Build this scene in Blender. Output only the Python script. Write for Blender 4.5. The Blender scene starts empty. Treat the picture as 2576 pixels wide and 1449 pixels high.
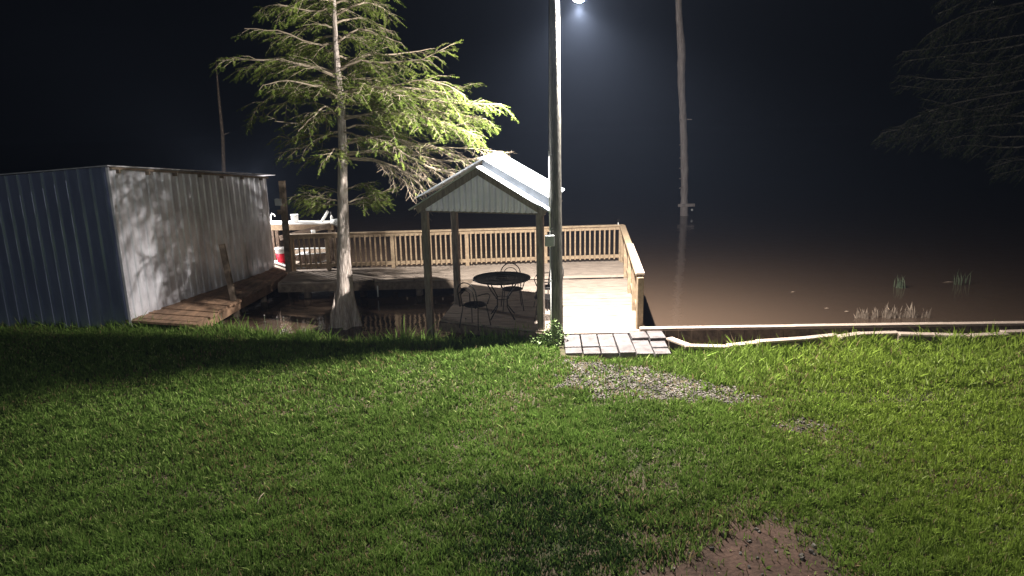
import bpy, math, random
import numpy as np
from mathutils import Vector, Matrix
random.seed(7); rng = np.random.default_rng(7)
S = bpy.context.scene
COL = S.collection

# ------------------------------------------------------------------ camera
F, W, HH, YH, ROLL, CH = 1750.0, 2576, 1449, 310.0, .022, 3.75
th = math.atan((HH / 2 - YH) / F)
fw = Vector((0, math.cos(th), -math.sin(th))); rt = Vector((1, 0, 0)); up = rt.cross(fw)
RX = rt * math.cos(ROLL) - up * math.sin(ROLL); RY = up * math.cos(ROLL) + rt * math.sin(ROLL)
cam = bpy.data.cameras.new('camera'); co = bpy.data.objects.new('camera', cam); COL.objects.link(co)
cam.sensor_width = 36; cam.lens = 36 * F / W; cam.clip_end = 600; cam.clip_start = .05
m = Matrix.Identity(4)
for i in range(3):
    m[i][0] = RX[i]; m[i][1] = RY[i]; m[i][2] = -fw[i]
m[0][3], m[1][3], m[2][3] = 0, 0, CH
co.matrix_world = m; S.camera = co
def ray(x, y): return RX * ((x - W / 2) / F) - RY * ((y - HH / 2) / F) + fw
def G(x, y, z=0.0):
    d = ray(x, y); return Vector((0, 0, CH)) + d * ((z - CH) / d.z)
def P(x, y, Y):
    d = ray(x, y); return Vector((0, 0, CH)) + d * (Y / d.y)

# ------------------------------------------------------------------ world, lamps, exposure
S.render.engine = 'CYCLES'
S.view_settings.view_transform = 'Standard'; S.view_settings.look = 'None'
S.view_settings.exposure = .72; S.view_settings.gamma = 1
S.cycles.use_denoising = True
S.cycles.max_bounces = 8; S.cycles.volume_bounces = 0
wd = bpy.data.worlds.new('World'); S.world = wd; wd.use_nodes = True
bg = wd.node_tree.nodes['Background']; bg.inputs[0].default_value = (.45, .62, 1, 1); bg.inputs[1].default_value = .0004
LAMP = Vector((1.23, 12.462, 5.62))
LAMP_W, LAMP_SPOT_W = 1500.0, 5600.0
LAMP2 = Vector((-7.75, 20.3, 2.1)); LAMP2_W = 900.0
FILL = Vector((-3.2, -4.5, 4.6)); FILL_W = 850.0  # assumed fill light behind the viewer

# ------------------------------------------------------------------ materials
def rgb(c): return (c[0], c[1], c[2], 1)
def mat(name, base, rough=.7, metal=0, var=None, scale=4, stretch=(1, 1, 1), detail=6, bump=0, bscale=40, spec=.4,
        contrast=(.35, .65), emit=None, estr=0, trans=0, coord='Object'):
    mt = bpy.data.materials.new(name); mt.use_nodes = True
    nt = mt.node_tree; n = nt.nodes; b = n['Principled BSDF']
    b.inputs['Base Color'].default_value = rgb(base); b.inputs['Roughness'].default_value = rough
    b.inputs['Metallic'].default_value = metal; b.inputs['Specular IOR Level'].default_value = spec
    tc = n.new('ShaderNodeTexCoord'); mp = n.new('ShaderNodeMapping'); mp.inputs['Scale'].default_value = stretch
    nt.links.new(tc.outputs[coord], mp.inputs[0])
    if var is not None:
        no = n.new('ShaderNodeTexNoise'); no.inputs['Scale'].default_value = scale; no.inputs['Detail'].default_value = detail
        no.inputs['Roughness'].default_value = .65
        nt.links.new(mp.outputs[0], no.inputs[0])
        cr = n.new('ShaderNodeValToRGB')
        e = cr.color_ramp.elements; e[0].position = contrast[0]; e[1].position = contrast[1]
        e[0].color = rgb(base); e[1].color = rgb(var)
        nt.links.new(no.outputs[0], cr.inputs[0]); nt.links.new(cr.outputs[0], b.inputs['Base Color'])
    if bump:
        nb = n.new('ShaderNodeTexNoise'); nb.inputs['Scale'].default_value = bscale; nb.inputs['Detail'].default_value = 5
        nt.links.new(mp.outputs[0], nb.inputs[0])
        bp = n.new('ShaderNodeBump'); bp.inputs['Strength'].default_value = bump; bp.inputs['Distance'].default_value = .02
        nt.links.new(nb.outputs[0], bp.inputs['Height']); nt.links.new(bp.outputs[0], b.inputs['Normal'])
    if emit:
        b.inputs['Emission Color'].default_value = rgb(emit); b.inputs['Emission Strength'].default_value = estr
    return mt
M = {}
M['deck'] = mat('deck_wood', (.12, .092, .074), .8, var=(.31, .25, .20), scale=3, stretch=(1.2, 9, 4), bump=.5, bscale=12, contrast=(.28, .6))
M['deck_edge'] = mat('fresh_deck_edge', (.33, .25, .20), .75, var=(.46, .37, .30), scale=5, stretch=(1, 6, 6))
M['rail'] = mat('rail_wood', (.23, .16, .10), .75, var=(.37, .275, .175), scale=4, stretch=(3, 3, 3), bump=.3, bscale=20)
M['oldwood'] = mat('weathered_wood', (.10, .075, .055), .85, var=(.24, .18, .13), scale=4, stretch=(2, 8, 2), bump=.6, bscale=15)
M['walk'] = mat('walkway_wood', (.13, .08, .05), .8, var=(.30, .18, .11), scale=2.2, stretch=(4, 1, 1), bump=.5, bscale=12)
M['post'] = mat('post_wood', (.13, .10, .085), .85, var=(.27, .22, .18), scale=5, stretch=(6, 6, .8), bump=.6, bscale=14)
M['pole'] = mat('pole_wood', (.06, .055, .045), .85, var=(.17, .155, .13), scale=5, stretch=(7, 7, .7), bump=.9, bscale=12)
M['concrete'] = mat('paver_concrete', (.085, .072, .07), .9, var=(.165, .145, .14), scale=6, bump=.5, bscale=40)
M['galv'] = mat('galvanised_metal', (.50, .485, .52), .36, .4, var=(.82, .81, .86), scale=2.5, stretch=(2, 2, .6), bump=.1, bscale=5)
M['bluemetal'] = mat('blue_grey_metal', (.25, .28, .43), .30, .55, var=(.33, .37, .55), scale=1.5, stretch=(2, 2, .5))
M['gablemetal'] = mat('gable_metal', (.70, .66, .74), .5, .1, var=(.84, .80, .88), scale=3)
M['roofmetal'] = mat('roof_metal', (.46, .50, .54), .4, .4, var=(.76, .80, .84), scale=3)
M['riser_shade'] = mat('shaded_riser', (.035, .04, .048), .6, .3, var=(.07, .078, .09), scale=5)  # dark tone stands in for shade on the roof riser
M['iron'] = mat('black_iron', (.018, .016, .015), .5, .4)
M['bark'] = mat('pale_bark', (.26, .205, .17), .9, var=(.56, .48, .43), scale=6, stretch=(5, 5, .7), bump=1, bscale=10)
M['twig'] = mat('twig_bark', (.26, .20, .14), .9, var=(.40, .33, .25), scale=8)
M['darkbark'] = mat('dead_bark', (.24, .20, .18), .9, var=(.42, .36, .33), scale=4, stretch=(4, 4, .5), bump=.8, bscale=10)
M['white'] = mat('white_paint', (.75, .75, .73), .5, var=(.62, .61, .58), scale=8)
M['red'] = mat('red_plastic', (.85, .02, .05), .35)
M['grey'] = mat('grey_plastic', (.34, .35, .34), .5, var=(.26, .27, .26), scale=9)
M['lamp'] = mat('lamp_glass', (1, 1, 1), .3, emit=(1, .97, .94), estr=60)
M['stone'] = mat('gravel_stone', (.05, .042, .035), .9, var=(.19, .165, .14), scale=5, contrast=(.4, .6))
M['deadweed'] = mat('dry_weed', (.30, .22, .16), .9, var=(.42, .33, .25), scale=9)
M['reed'] = mat('reed_green', (.08, .10, .06), .85, var=(.15, .18, .11), scale=9)
M['broadleaf'] = mat('broad_leaf', (.12, .19, .06), .6, var=(.30, .38, .17), scale=6)
M['paper'] = mat('white_paper', (.78, .78, .76), .7)
M['alu'] = mat('boat_aluminium', (.62, .64, .66), .4, .5, var=(.5, .52, .54), scale=5)

def leafmat(name, a, b, scale, tr=.25):
    mt = bpy.data.materials.new(name); mt.use_nodes = True; nt = mt.node_tree; n = nt.nodes; n.clear()
    o = n.new('ShaderNodeOutputMaterial'); d = n.new('ShaderNodeBsdfDiffuse'); t = n.new('ShaderNodeBsdfTranslucent')
    mx = n.new('ShaderNodeMixShader'); mx.inputs[0].default_value = tr
    tc = n.new('ShaderNodeTexCoord'); no = n.new('ShaderNodeTexNoise'); no.inputs['Scale'].default_value = scale; no.inputs['Detail'].default_value = 4
    cr = n.new('ShaderNodeValToRGB'); e = cr.color_ramp.elements; e[0].position = .35; e[1].position = .65; e[0].color = rgb(a); e[1].color = rgb(b)
    L = nt.links.new
    L(tc.outputs['Object'], no.inputs[0]); L(no.outputs[0], cr.inputs[0]); L(cr.outputs[0], d.inputs[0]); L(cr.outputs[0], t.inputs[0])
    L(d.outputs[0], mx.inputs[1]); L(t.outputs[0], mx.inputs[2]); L(mx.outputs[0], o.inputs[0])
    return mt
M['needle'] = leafmat('cypress_leaf', (.085, .13, .026), (.25, .31, .07), 2.5, .3)
M['darkneedle'] = leafmat('far_cypress_leaf', (.025, .04, .015), (.06, .075, .03), 2.5, .3)

def grass_mat():
    mt = bpy.data.materials.new('grass_blade'); mt.use_nodes = True; nt = mt.node_tree; n = nt.nodes; n.clear(); L = nt.links.new
    o = n.new('ShaderNodeOutputMaterial'); d = n.new('ShaderNodeBsdfDiffuse'); t = n.new('ShaderNodeBsdfTranslucent')
    mx = n.new('ShaderNodeMixShader'); mx.inputs[0].default_value = .3
    at = n.new('ShaderNodeAttribute'); at.attribute_name = 'tint'
    L(at.outputs['Color'], d.inputs[0]); L(at.outputs['Color'], t.inputs[0])
    L(d.outputs[0], mx.inputs[1]); L(t.outputs[0], mx.inputs[2]); L(mx.outputs[0], o.inputs[0])
    return mt
M['grass'] = grass_mat()

# ------------------------------------------------------------------ mesh helpers
class MB:
    def __init__(s): s.v = []; s.f = []
    def add(s, vs, fs):
        o = len(s.v); s.v += [tuple(v) for v in vs]; s.f += [tuple(i + o for i in f) for f in fs]; return s
    def hexa(s, p):   # 8 points: bottom 4 ccw, top 4
        return s.add(p, [(3, 2, 1, 0), (4, 5, 6, 7), (0, 1, 5, 4), (1, 2, 6, 5), (2, 3, 7, 6), (3, 0, 4, 7)])
    def box(s, c, d, rz=0):
        x, y, z = d[0] / 2, d[1] / 2, d[2] / 2; cs, sn = math.cos(rz), math.sin(rz)
        pts = []
        for zz in (-z, z):
            for a, b in ((-x, -y), (x, -y), (x, y), (-x, y)):
                pts.append((c[0] + a * cs - b * sn, c[1] + a * sn + b * cs, c[2] + zz))
        return s.hexa(pts)
    def beam(s, p, q, w, h, upv=(0, 0, 1)):   # box from p to q, w sideways, h along up
        p, q = Vector(p), Vector(q); d = (q - p).normalized(); u = Vector(upv)
        if abs(d.dot(u)) > .98: u = Vector((0, 1, 0))
        r = d.cross(u).normalized(); u = r.cross(d).normalized()
        pts = []
        for e, sg in ((-1, 0), (1, 0)):
            o = u * (h / 2 * e)
            pts += [p - r * w / 2 + o, q - r * w / 2 + o, q + r * w / 2 + o, p + r * w / 2 + o]
        pts = [pts[3], pts[2], pts[1], pts[0], pts[7], pts[6], pts[5], pts[4]]
        return s.hexa(pts)
    def tube(s, path, rad, n=6, cap=True):
        path = [Vector(p) for p in path]
        if not hasattr(rad, '__len__'): rad = [rad] * len(path)
        vs, fs = [], []
        ref = Vector((.13, .31, .94))
        for i, p in enumerate(path):
            d = (path[min(i + 1, len(path) - 1)] - path[max(i - 1, 0)]).normalized()
            if abs(d.dot(ref)) > .97: ref = Vector((.9, .2, .1))
            a = d.cross(ref).normalized(); b = d.cross(a)
            for k in range(n):
                t = 2 * math.pi * k / n
                vs.append(p + (a * math.cos(t) + b * math.sin(t)) * rad[i])
        for i in range(len(path) - 1):
            for k in range(n):
                k2 = (k + 1) % n
                fs.append((i * n + k, i * n + k2, (i + 1) * n + k2, (i + 1) * n + k))
        if cap:
            fs.append(tuple(range(n))[::-1]); fs.append(tuple((len(path) - 1) * n + k for k in range(n)))
        return s.add(vs, fs)
    def build(s, name, m_, parent=None, smooth=False, kind=None):
        off = Vector((0, 0, 0))
        if parent is not None:
            q = parent
            while q: off = off + q.location; q = q.parent
        me = bpy.data.meshes.new(name)
        me.from_pydata([(a - off.x, b - off.y, c - off.z) for a, b, c in s.v], [], s.f)
        me.materials.append(m_)
        if smooth: me.polygons.foreach_set('use_smooth', [True] * len(me.polygons))
        me.update()
        o = bpy.data.objects.new(name, me); COL.objects.link(o)
        if parent is not None: o.parent = parent
        if kind: o['kind'] = kind
        return o
def tag(o, label, cat, group=None, kind=None):
    if label: o['label'] = label
    if cat: o['category'] = cat
    if group: o['group'] = group
    if kind: o['kind'] = kind
    return o
def thing(name, loc, label, cat, group=None):
    o = bpy.data.objects.new(name, None); COL.objects.link(o); o.location = loc; o.empty_display_size = .2
    return tag(o, label, cat, group)
def child_copy(src, parent, loc):
    c = src.copy(); COL.objects.link(c); c.parent = parent; c.location = loc; return c
def bevel(o, w=.006, seg=1):
    b = o.modifiers.new('bevel', 'BEVEL'); b.width = w; b.segments = seg; b.limit_method = 'ANGLE'; return o

# ------------------------------------------------------------------ ground, water
WZ = -.45
SX = [-40, -12, -9, -7.6, -6.6, -5.5, -4.4, -3.4, -2.2, -1, 0, .5, .95, 1.6, 2.7, 3.0, 4.2, 5.7, 6.1, 8.2, 9.2, 14, 40]
SY = [15.2, 14.6, 14.25, 14.1, 13.95, 13.6, 13.3, 12.95, 12.75, 12.65, 12.75, 12.95, 12.9, 12.1, 11.65, 11.15, 11.3, 11.6, 11.68, 11.62, 11.5, 11.5, 11.5]
def zland(x, y, np_=np):
    sh = np.interp(x, SX, SY)
    d = sh - y                                # >0 on land
    right = np.clip((x - 1.5) / 1.2, 0, 1)
    top = -.13 + .03 * np.sin(x * .9) * np.cos(y * .7) + .012 * np.sin(x * 3.1 + y * 2.3)
    lo = -.36 + right * .14
    t = np.clip(d / 1.5, 0, 1); t = t * t * (3 - 2 * t)
    z = lo + (top - lo) * t
    dd = np.clip(-d / (.55 - .4 * right), 0, 1)
    z = z - dd * (.75 + right * .1)
    z = z + np.clip((6.0 - y) / 8, 0, 1) * .25
    return z
gx = np.concatenate([[-120, -60, -30, -20], np.arange(-14, 14.01, .16), [20, 30, 60, 120]])
gy = np.concatenate([[-60, -20, -6, 0, 2], np.arange(3, 16.5, .14), [20, 60, 150, 350]])
XX, YY = np.meshgrid(gx, gy); ZZ = zland(XX, YY)
ZZ = np.where(YY > 16.6, -1.3, ZZ)
nx, ny = len(gx), len(gy)
me = bpy.data.meshes.new('ground')
me.from_pydata(np.stack([XX, YY, ZZ], -1).reshape(-1, 3).tolist(), [],
               [(j * nx + i, j * nx + i + 1, (j + 1) * nx + i + 1, (j + 1) * nx + i) for j in range(ny - 1) for i in range(nx - 1)])
me.polygons.foreach_set('use_smooth', [True] * len(me.polygons))
gm = bpy.data.materials.new('soil'); gm.use_nodes = True; nt = gm.node_tree; n = nt.nodes; b = n['Principled BSDF']; b.inputs['Roughness'].default_value = .95
b.inputs['Specular IOR Level'].default_value = .15
geo = n.new('ShaderNodeNewGeometry'); no = n.new('ShaderNodeTexNoise'); no.inputs['Scale'].default_value = 3; no.inputs['Detail'].default_value = 8
no2 = n.new('ShaderNodeTexNoise'); no2.inputs['Scale'].default_value = 26; no2.inputs['Detail'].default_value = 6
cr = n.new('ShaderNodeValToRGB'); e = cr.color_ramp.elements; e[0].position = .38; e[1].position = .62; e[0].color = (.045, .05, .022, 1); e[1].color = (.10, .075, .05, 1)
at = n.new('ShaderNodeAttribute'); at.attribute_name = 'dirt'
dc = n.new('ShaderNodeValToRGB'); e = dc.color_ramp.elements; e[0].position = .3; e[1].position = .7; e[0].color = (.035, .023, .017, 1); e[1].color = (.125, .074, .054, 1)
mx = n.new('ShaderNodeMixRGB'); L = nt.links.new
L(geo.outputs['Position'], no.inputs[0]); L(geo.outputs['Position'], no2.inputs[0]); L(no.outputs[0], cr.inputs[0])
av = n.new('ShaderNodeMath'); av.operation = 'MULTIPLY_ADD'; av.inputs[1].default_value = .5
hf = n.new('ShaderNodeMath'); hf.operation = 'MULTIPLY'; hf.inputs[1].default_value = .5
L(no2.outputs[0], hf.inputs[0]); L(no.outputs[0], av.inputs[0]); L(hf.outputs[0], av.inputs[2]); L(av.outputs[0], dc.inputs[0])
L(at.outputs['Fac'], mx.inputs[0]); L(cr.outputs[0], mx.inputs[1]); L(dc.outputs[0], mx.inputs[2]); L(mx.outputs[0], b.inputs['Base Color'])
bp = n.new('ShaderNodeBump'); bp.inputs['Strength'].default_value = .6; bp.inputs['Distance'].default_value = .025; L(no2.outputs[0], bp.inputs['Height']); L(bp.outputs[0], b.inputs['Normal'])
me.materials.append(gm)
# worn-earth masks (dirt at the bottom, chip patch by the slabs, small worn spot)
def inpoly_soft(px, py, cx, cy, rx, ry, rot=0, jit=.25, seed=0):
    c, s_ = math.cos(rot), math.sin(rot)
    u = ((px - cx) * c + (py - cy) * s_) / rx; v = (-(px - cx) * s_ + (py - cy) * c) / ry
    r = np.sqrt(u * u + v * v); a = np.arctan2(v, u)
    edge = 1 + jit * (np.sin(a * 3 + seed) * .5 + np.sin(a * 5 + seed * 2.3) * .35 + np.sin(a * 9 + seed * 4.1) * .3 + .5 * np.sin(px * 11 + seed) * np.sin(py * 13))
    return np.clip((edge - r) / .22, 0, 1)
def wob2(px, py):
    return (.5 * np.sin(px * 5.1 + 1.7 * np.sin(py * 4.3)) * np.sin(py * 5.7 + 1.3 * np.sin(px * 3.9)) + .3 * np.sin(px * 13.3 + 2 * np.sin(py * 9.7)) * np.sin(py * 12.1 + px * 3)
            + .25 * np.sin(px * 29 + 3 * np.sin(py * 21)) * np.sin(py * 31 + px * 7))
def dirt(px, py):
    # bare trodden patch: apex near (2.35, 6.3), widening toward the viewer
    t = 6.35 - py
    e_ = np.minimum((px - (2.30 - 1.25 * t)) / 1.6, ((2.52 + .38 * t) - px) / 1.05)
    e_ = np.minimum(e_, t * .8 + .1)
    return np.clip((e_ + .30 + .24 * wob2(px, py)) / .55, 0, 1)
def gravel(px, py):
    a = inpoly_soft(px, py, 1.55, 10.1, 1.0, .85, -.3, .25, 1)
    b_ = inpoly_soft(px, py, 2.5, 9.55, .95, .55, -.3, .3, 2)
    return np.maximum(a, b_)
def spot(px, py): return np.maximum(inpoly_soft(px, py, 3.75, 8.3, .45, .22, 0, .3, 3), inpoly_soft(px, py, 1.3, 5.95, .3, .2, 0, .3, 5) * .8)
dv = np.maximum.reduce([dirt(XX, YY), gravel(XX, YY) * .25, spot(XX, YY) * .4]).reshape(-1)
a_ = me.attributes.new('dirt', 'FLOAT', 'POINT'); a_.data.foreach_set('value', dv.astype(np.float32))
go = bpy.data.objects.new('ground', me); COL.objects.link(go); go['kind'] = 'structure'

wm = bpy.data.materials.new('muddy_water'); wm.use_nodes = True; nt = wm.node_tree; n = nt.nodes; b = n['Principled BSDF']
b.inputs['Base Color'].default_value = (.072, .048, .033, 1); b.inputs['Roughness'].default_value = .08; b.inputs['IOR'].default_value = 1.33
geo = n.new('ShaderNodeNewGeometry'); no = n.new('ShaderNodeTexNoise'); no.inputs['Scale'].default_value = 2.2; no.inputs['Detail'].default_value = 3
bp = n.new('ShaderNodeBump'); bp.inputs['Strength'].default_value = .16; bp.inputs['Distance'].default_value = .05
nt.links.new(geo.outputs['Position'], no.inputs[0]); nt.links.new(no.outputs[0], bp.inputs['Height']); nt.links.new(bp.outputs[0], b.inputs['Normal'])
MB().add([(-300, 11.2, WZ), (300, 11.2, WZ), (300, 400, WZ), (-300, 400, WZ)], [(0, 1, 2, 3)]).build('water', wm, kind='structure')

# ------------------------------------------------------------------ lamps' light + fixtures
def point(name, loc, w, col, r):
    l = bpy.data.lights.new(name, 'POINT'); l.energy = w; l.color = col; l.shadow_soft_size = r
    o = bpy.data.objects.new(name, l); COL.objects.link(o); o.location = loc; return o
pb, pt = Vector((.825, 12.42, -.3)), Vector((.80, 12.42, 7.3))
pole = thing('light_pole', (pb.x, pb.y, -.15), 'tall round wooden utility pole carrying the bright lamp beside the gable roof', 'utility pole')
path = [pb.lerp(pt, i / 24) for i in range(25)]
rad = [.113 - .026 * i / 24 + random.uniform(-.003, .003) for i in range(25)]
MB().tube(path, rad, 20).build('shaft', M['pole'], pole, True)
MB().tube([Vector((.84, 12.43, 5.92)), Vector((.95, 12.44, 6.12)), Vector((1.10, 12.45, 6.15)), Vector((1.23, 12.462, 6.05))], .025, 8).build('lamp_arm', M['grey'], pole, True)
hd = MB().tube([LAMP + Vector((0, 0, .45)), LAMP + Vector((0, 0, .36)), LAMP + Vector((0, 0, .31)), LAMP + Vector((0, 0, .29))], [.05, .08, .15, .16], 16).build('lamp_hood', M['grey'], pole, True)
point('lamp_light', LAMP, LAMP_W, (1, .955, .90), .035).parent = pole
bpy.data.objects['lamp_light'].location = LAMP - Vector(pole.location)
sl = bpy.data.lights.new('lamp_downlight', 'SPOT'); sl.energy = LAMP_SPOT_W; sl.color = (1, .955, .90); sl.shadow_soft_size = .05
sl.spot_size = math.radians(162); sl.spot_blend = 1
so_ = bpy.data.objects.new('lamp_downlight', sl); COL.objects.link(so_); so_.parent = pole; so_.location = LAMP - Vector(pole.location)
MB().tube([LAMP + Vector((0, 0, z)) for z in (.30, .22, .15, .10, .08)], [.09, .125, .12, .08, .03], 16).build('lamp_globe', M['lamp'], pole, True).visible_shadow = True
bx0 = P(1381, 605, 12.3)
ck = P(1379, 380, 12.36)
MB().tube([Vector((ck.x + .01, 12.34, ck.z)), Vector((bx0.x + .02, 12.32, bx0.z + .1))], .012, 8).tube([Vector((bx0.x + .02, 12.32, bx0.z - .1)), Vector((.705, 12.31, .15)), Vector((.70, 12.31, -.3))], .014, 8).build('conduit', M['white'], pole, True)
MB().tube([Vector((.72, 12.35, 6.0)), Vector((.705, 12.35, 4.5)), Vector((ck.x + .01, 12.34, ck.z))], .008, 6).build('wire', M['iron'], pole)
bevel(MB().box((bx0.x + .01, 12.29, bx0.z), (.17, .1, .2)).build('switch_box', M['grey'], pole), .008)
for z in (1.9, .95):
    MB().box((bx0.x + .03, 12.315, z), (.06, .03, .02)).build('conduit_strap', M['grey'], pole)

l2 = thing('assumed_shed_lamp', (LAMP2.x, LAMP2.y, 2.0), 'small bright lamp assumed behind the far end of the metal shed', 'lamp')  # unseen lamp, assumed from the light on the bucket and counter
MB().tube([LAMP2 + Vector((0, 0, z)) for z in (.12, .11, .09, .07)], [.05, .06, .05, .02], 12).build('lamp_globe', M['lamp'], l2, True)
MB().tube([LAMP2 + Vector((-.05, 0, .2)), LAMP2 + Vector((0, 0, .18)), LAMP2 + Vector((0, 0, .125))], [.02, .05, .09], 12).build('lamp_hood', M['grey'], l2, True)
MB().tube([LAMP2 + Vector((0, 0, .2)), LAMP2 + Vector((-.3, -.3, .2)), LAMP2 + Vector((-.3, -.3, -2.4))], .02, 6).build('stand', M['grey'], l2)
ll = point('assumed_shed_light', LAMP2, LAMP2_W, (1, .96, .92), .05); ll.parent = l2; ll.location = LAMP2 - Vector(l2.location)

po = thing('assumed_fill_lamp', (FILL.x, FILL.y, .1), 'assumed fill lamp on a post, added behind the viewer to light shed front and gable', 'lamp')  # assumed lamp, added out of view to brighten the shed front and gable
MB().tube([(FILL.x, FILL.y - .25, -.2), (FILL.x, FILL.y - .25, 4.9), (FILL.x, FILL.y, 5.0), (FILL.x, FILL.y, 4.86)], .04, 8).build('post', M['grey'], po, True)
MB().tube([FILL + Vector((0, 0, z)) for z in (.28, .24, .20)], [.05, .14, .20], 14).build('lamp_shade', M['grey'], po, True)
MB().tube([FILL + Vector((0, 0, z)) for z in (.235, .21, .185)], [.05, .06, .04], 12).build('lamp_globe', M['lamp'], po, True)
pl_ = point('assumed_fill_light', FILL, FILL_W, (.90, .97, 1), .12); pl_.parent = po; pl_.location = FILL - Vector(po.location)

# ------------------------------------------------------------------ upper deck
def planks(mb, A, B, C_, D, n_, th_=.04, gap=.006, nd=1):
    # quad A-B (one end edge) to D-C (other); boards run A->B direction, stacked from AB to DC
    A, B, C_, D = map(Vector, (A, B, C_, D))
    for i in range(n_):
        L_ = (D - A).length; g = gap / L_
        t0, t1 = i / n_ + g / 2, (i + 1) / n_ - g / 2
        p0, p1, p2, p3 = A.lerp(D, t0), B.lerp(C_, t0), B.lerp(C_, t1), A.lerp(D, t1)
        cuts = [0] + sorted(random.uniform(.2, .8) for _ in range(nd)) + [1]
        for c0, c1 in zip(cuts[:-1], cuts[1:]):
            dz = Vector((0, 0, random.uniform(-.004, .004))); e_ = .0015
            q = [p0.lerp(p1, c0 + e_), p0.lerp(p1, c1 - e_), p3.lerp(p2, c1 - e_), p3.lerp(p2, c0 + e_)]
            q = [a + dz for a in q]
            mb.hexa([a - Vector((0, 0, th_)) for a in q] + q)
    return mb
back_l, back_r = Vector((-5.95, 18.42, 0)), Vector((3.08, 18.83, 0))
fr_l, fr_r = Vector((-5.85, 16.95, 0)), Vector((2.98, 17.05, 0))
ud = thing('upper_deck', (-1.4, 17.9, -.3), 'long grey wooden lakeside deck running along the far railing', 'deck')
planks(MB(), fr_l, fr_r, back_r + Vector((.02, .12, 0)), back_l + Vector((0, .12, 0)), 13, nd=3).build('boards', M['deck'], ud)
mb = MB().beam(fr_l + Vector((0, .03, -.15)), Vector((-.98, 17.03, -.15)), .04, .2)
mb.build('fascia', M['oldwood'], ud)
for x in (-5.2, -3.78, -2.35, -1.1, .5, 2.6):
    MB().tube([(x, 17.2, -.045), (x + .01, 17.2, -1.2)], .09, 10).build('piling', M['oldwood'], ud, True)
MB().beam(Vector((-.95, 16.985, -.03)), Vector((2.95, 17.02, -.03)), .035, .055).build('step_board', M['deck_edge'], ud)
# lower deck
LD = -.075
ld = thing('lower_deck', (.8, 15, -.3), 'wide pale wooden deck platform sloping toward the concrete slabs under the lamp', 'deck')
DL, DR = Vector((-.98, 16.95, LD)), Vector((2.93, 16.98, LD))
F1, F2 = Vector((-1.46, 13.5, LD)), Vector((2.36, 12.42, LD))
mb = MB()
# cross boards, front clipped on a slant: full rows then the tapering front
n_ = 24
lx = lambda y: DL.x + (F1.x - DL.x) * (DL.y - y) / (DL.y - F1.y)
rx = lambda y: DR.x + (F2.x - DR.x) * (DR.y - y) / (DR.y - F2.y)
y0, y1 = 12.42, 16.94
for i in range(n_ + 8):
    a = y0 + (y1 - y0) * i / (n_ + 8); b2 = y0 + (y1 - y0) * (i + 1) / (n_ + 8) - .007
    def left(y): return lx(y) if y > 13.5 else F1.x + (13.5 - y) / (13.5 - 12.42) * (.95 - F1.x)
    la, lb, ra, rb = left(a), left(b2), rx(a), rx(b2)
    cuts = [0, random.uniform(.3, .7), 1]
    for c0, c1 in zip(cuts[:-1], cuts[1:]):
        dz = random.uniform(-.004, .004)
        q = [Vector((la + (ra - la) * c0 + .002, a, LD + dz)), Vector((la + (ra - la) * c1 - .002, a, LD + dz)),
             Vector((lb + (rb - lb) * c1 - .002, b2, LD + dz)), Vector((lb + (rb - lb) * c0 + .002, b2, LD + dz))]
        mb.hexa([v - Vector((0, 0, .04)) for v in q] + q)
mb.build('boards', M['deck'], ld)
MB().beam((-1.47, 13.49, LD - .13), (-.97, 16.9, LD - .13), .04, .17).beam((-1.45, 13.47, LD - .13), (.93, 12.40, LD - .13), .04, .17).build('fascia', M['oldwood'], ld)
MB().beam((.95, 12.395, LD - .02), (2.62, 12.36, LD - .02), .05, .05).build('edge_board', M['deck_edge'], ld)
for x, y in ((-1.2, 14.2), (-1.0, 16), (0, 13.1), (2.5, 14.5), (2.7, 16.2), (1.3, 14.2)):
    MB().tube([(x, y, LD - .05), (x, y, -1.2)], .08, 10).build('piling', M['oldwood'], ld, True)

# ------------------------------------------------------------------ walkway along the shed
wk = thing('shed_walkway', (-6.9, 16.2, -.3), 'narrow dark reddish plank walkway sagging beside the metal shed wall', 'walkway')
mb = MB()
IN = [Vector((-8.05, 13.95, -.06)), Vector((-7.4, 16.0, -.03)), Vector((-6.85, 17.6, 0)), Vector((-6.5, 19.0, 0))]
OUT = [Vector((-6.55, 13.85, -.16)), Vector((-6.25, 15.6, -.06)), Vector((-6.0, 16.95, -.01)), Vector((-5.98, 18.5, 0))]
def lerpath(pp, t):
    t *= len(pp) - 1; i = min(int(t), len(pp) - 2); return pp[i].lerp(pp[i + 1], t - i)
nn = 34
for i in range(nn):
    t0, t1 = i / nn, (i + .95) / nn; dz = Vector((0, 0, random.uniform(-.012, .012))); ex = random.uniform(-.04, .05)
    a, b_, c, d = lerpath(IN, t0), lerpath(OUT, t0), lerpath(OUT, t1), lerpath(IN, t1)
    b_ = b_ + (b_ - a).normalized() * ex; c = c + (c - d).normalized() * ex
    q = [v + dz for v in (a, b_, c, d)]
    mb.hexa([v - Vector((0, 0, .045)) for v in q] + q)
mb.build('boards', M['walk'], wk)
mb = MB()
for a, b_ in zip(OUT[:-1], OUT[1:]): mb.beam(a + Vector((-.05, 0, -.14)), b_ + Vector((-.05, 0, -.14)), .05, .19)
mb.build('fascia', M['walk'], wk)
for p in (OUT[0] + Vector((-.3, .35, 0)), OUT[1] + Vector((-.15, .3, 0)), OUT[2] + Vector((-.2, -.1, 0))):
    MB().tube([p + Vector((0, 0, -.06)), p + Vector((0, 0, -1.1))], .08, 10).build('piling', M['oldwood'], wk, True)
plat = thing('boathouse_platform', (-6.2, 20, -.3), 'far wooden platform holding the red bucket behind the tall post', 'deck')
planks(MB(), (-8.6, 19.06, 0), (-6.08, 18.58, 0), (-6.08, 19.75, 0), (-8.3, 21.2, 0), 12, nd=1).build('boards', M['deck'], plat)
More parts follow.
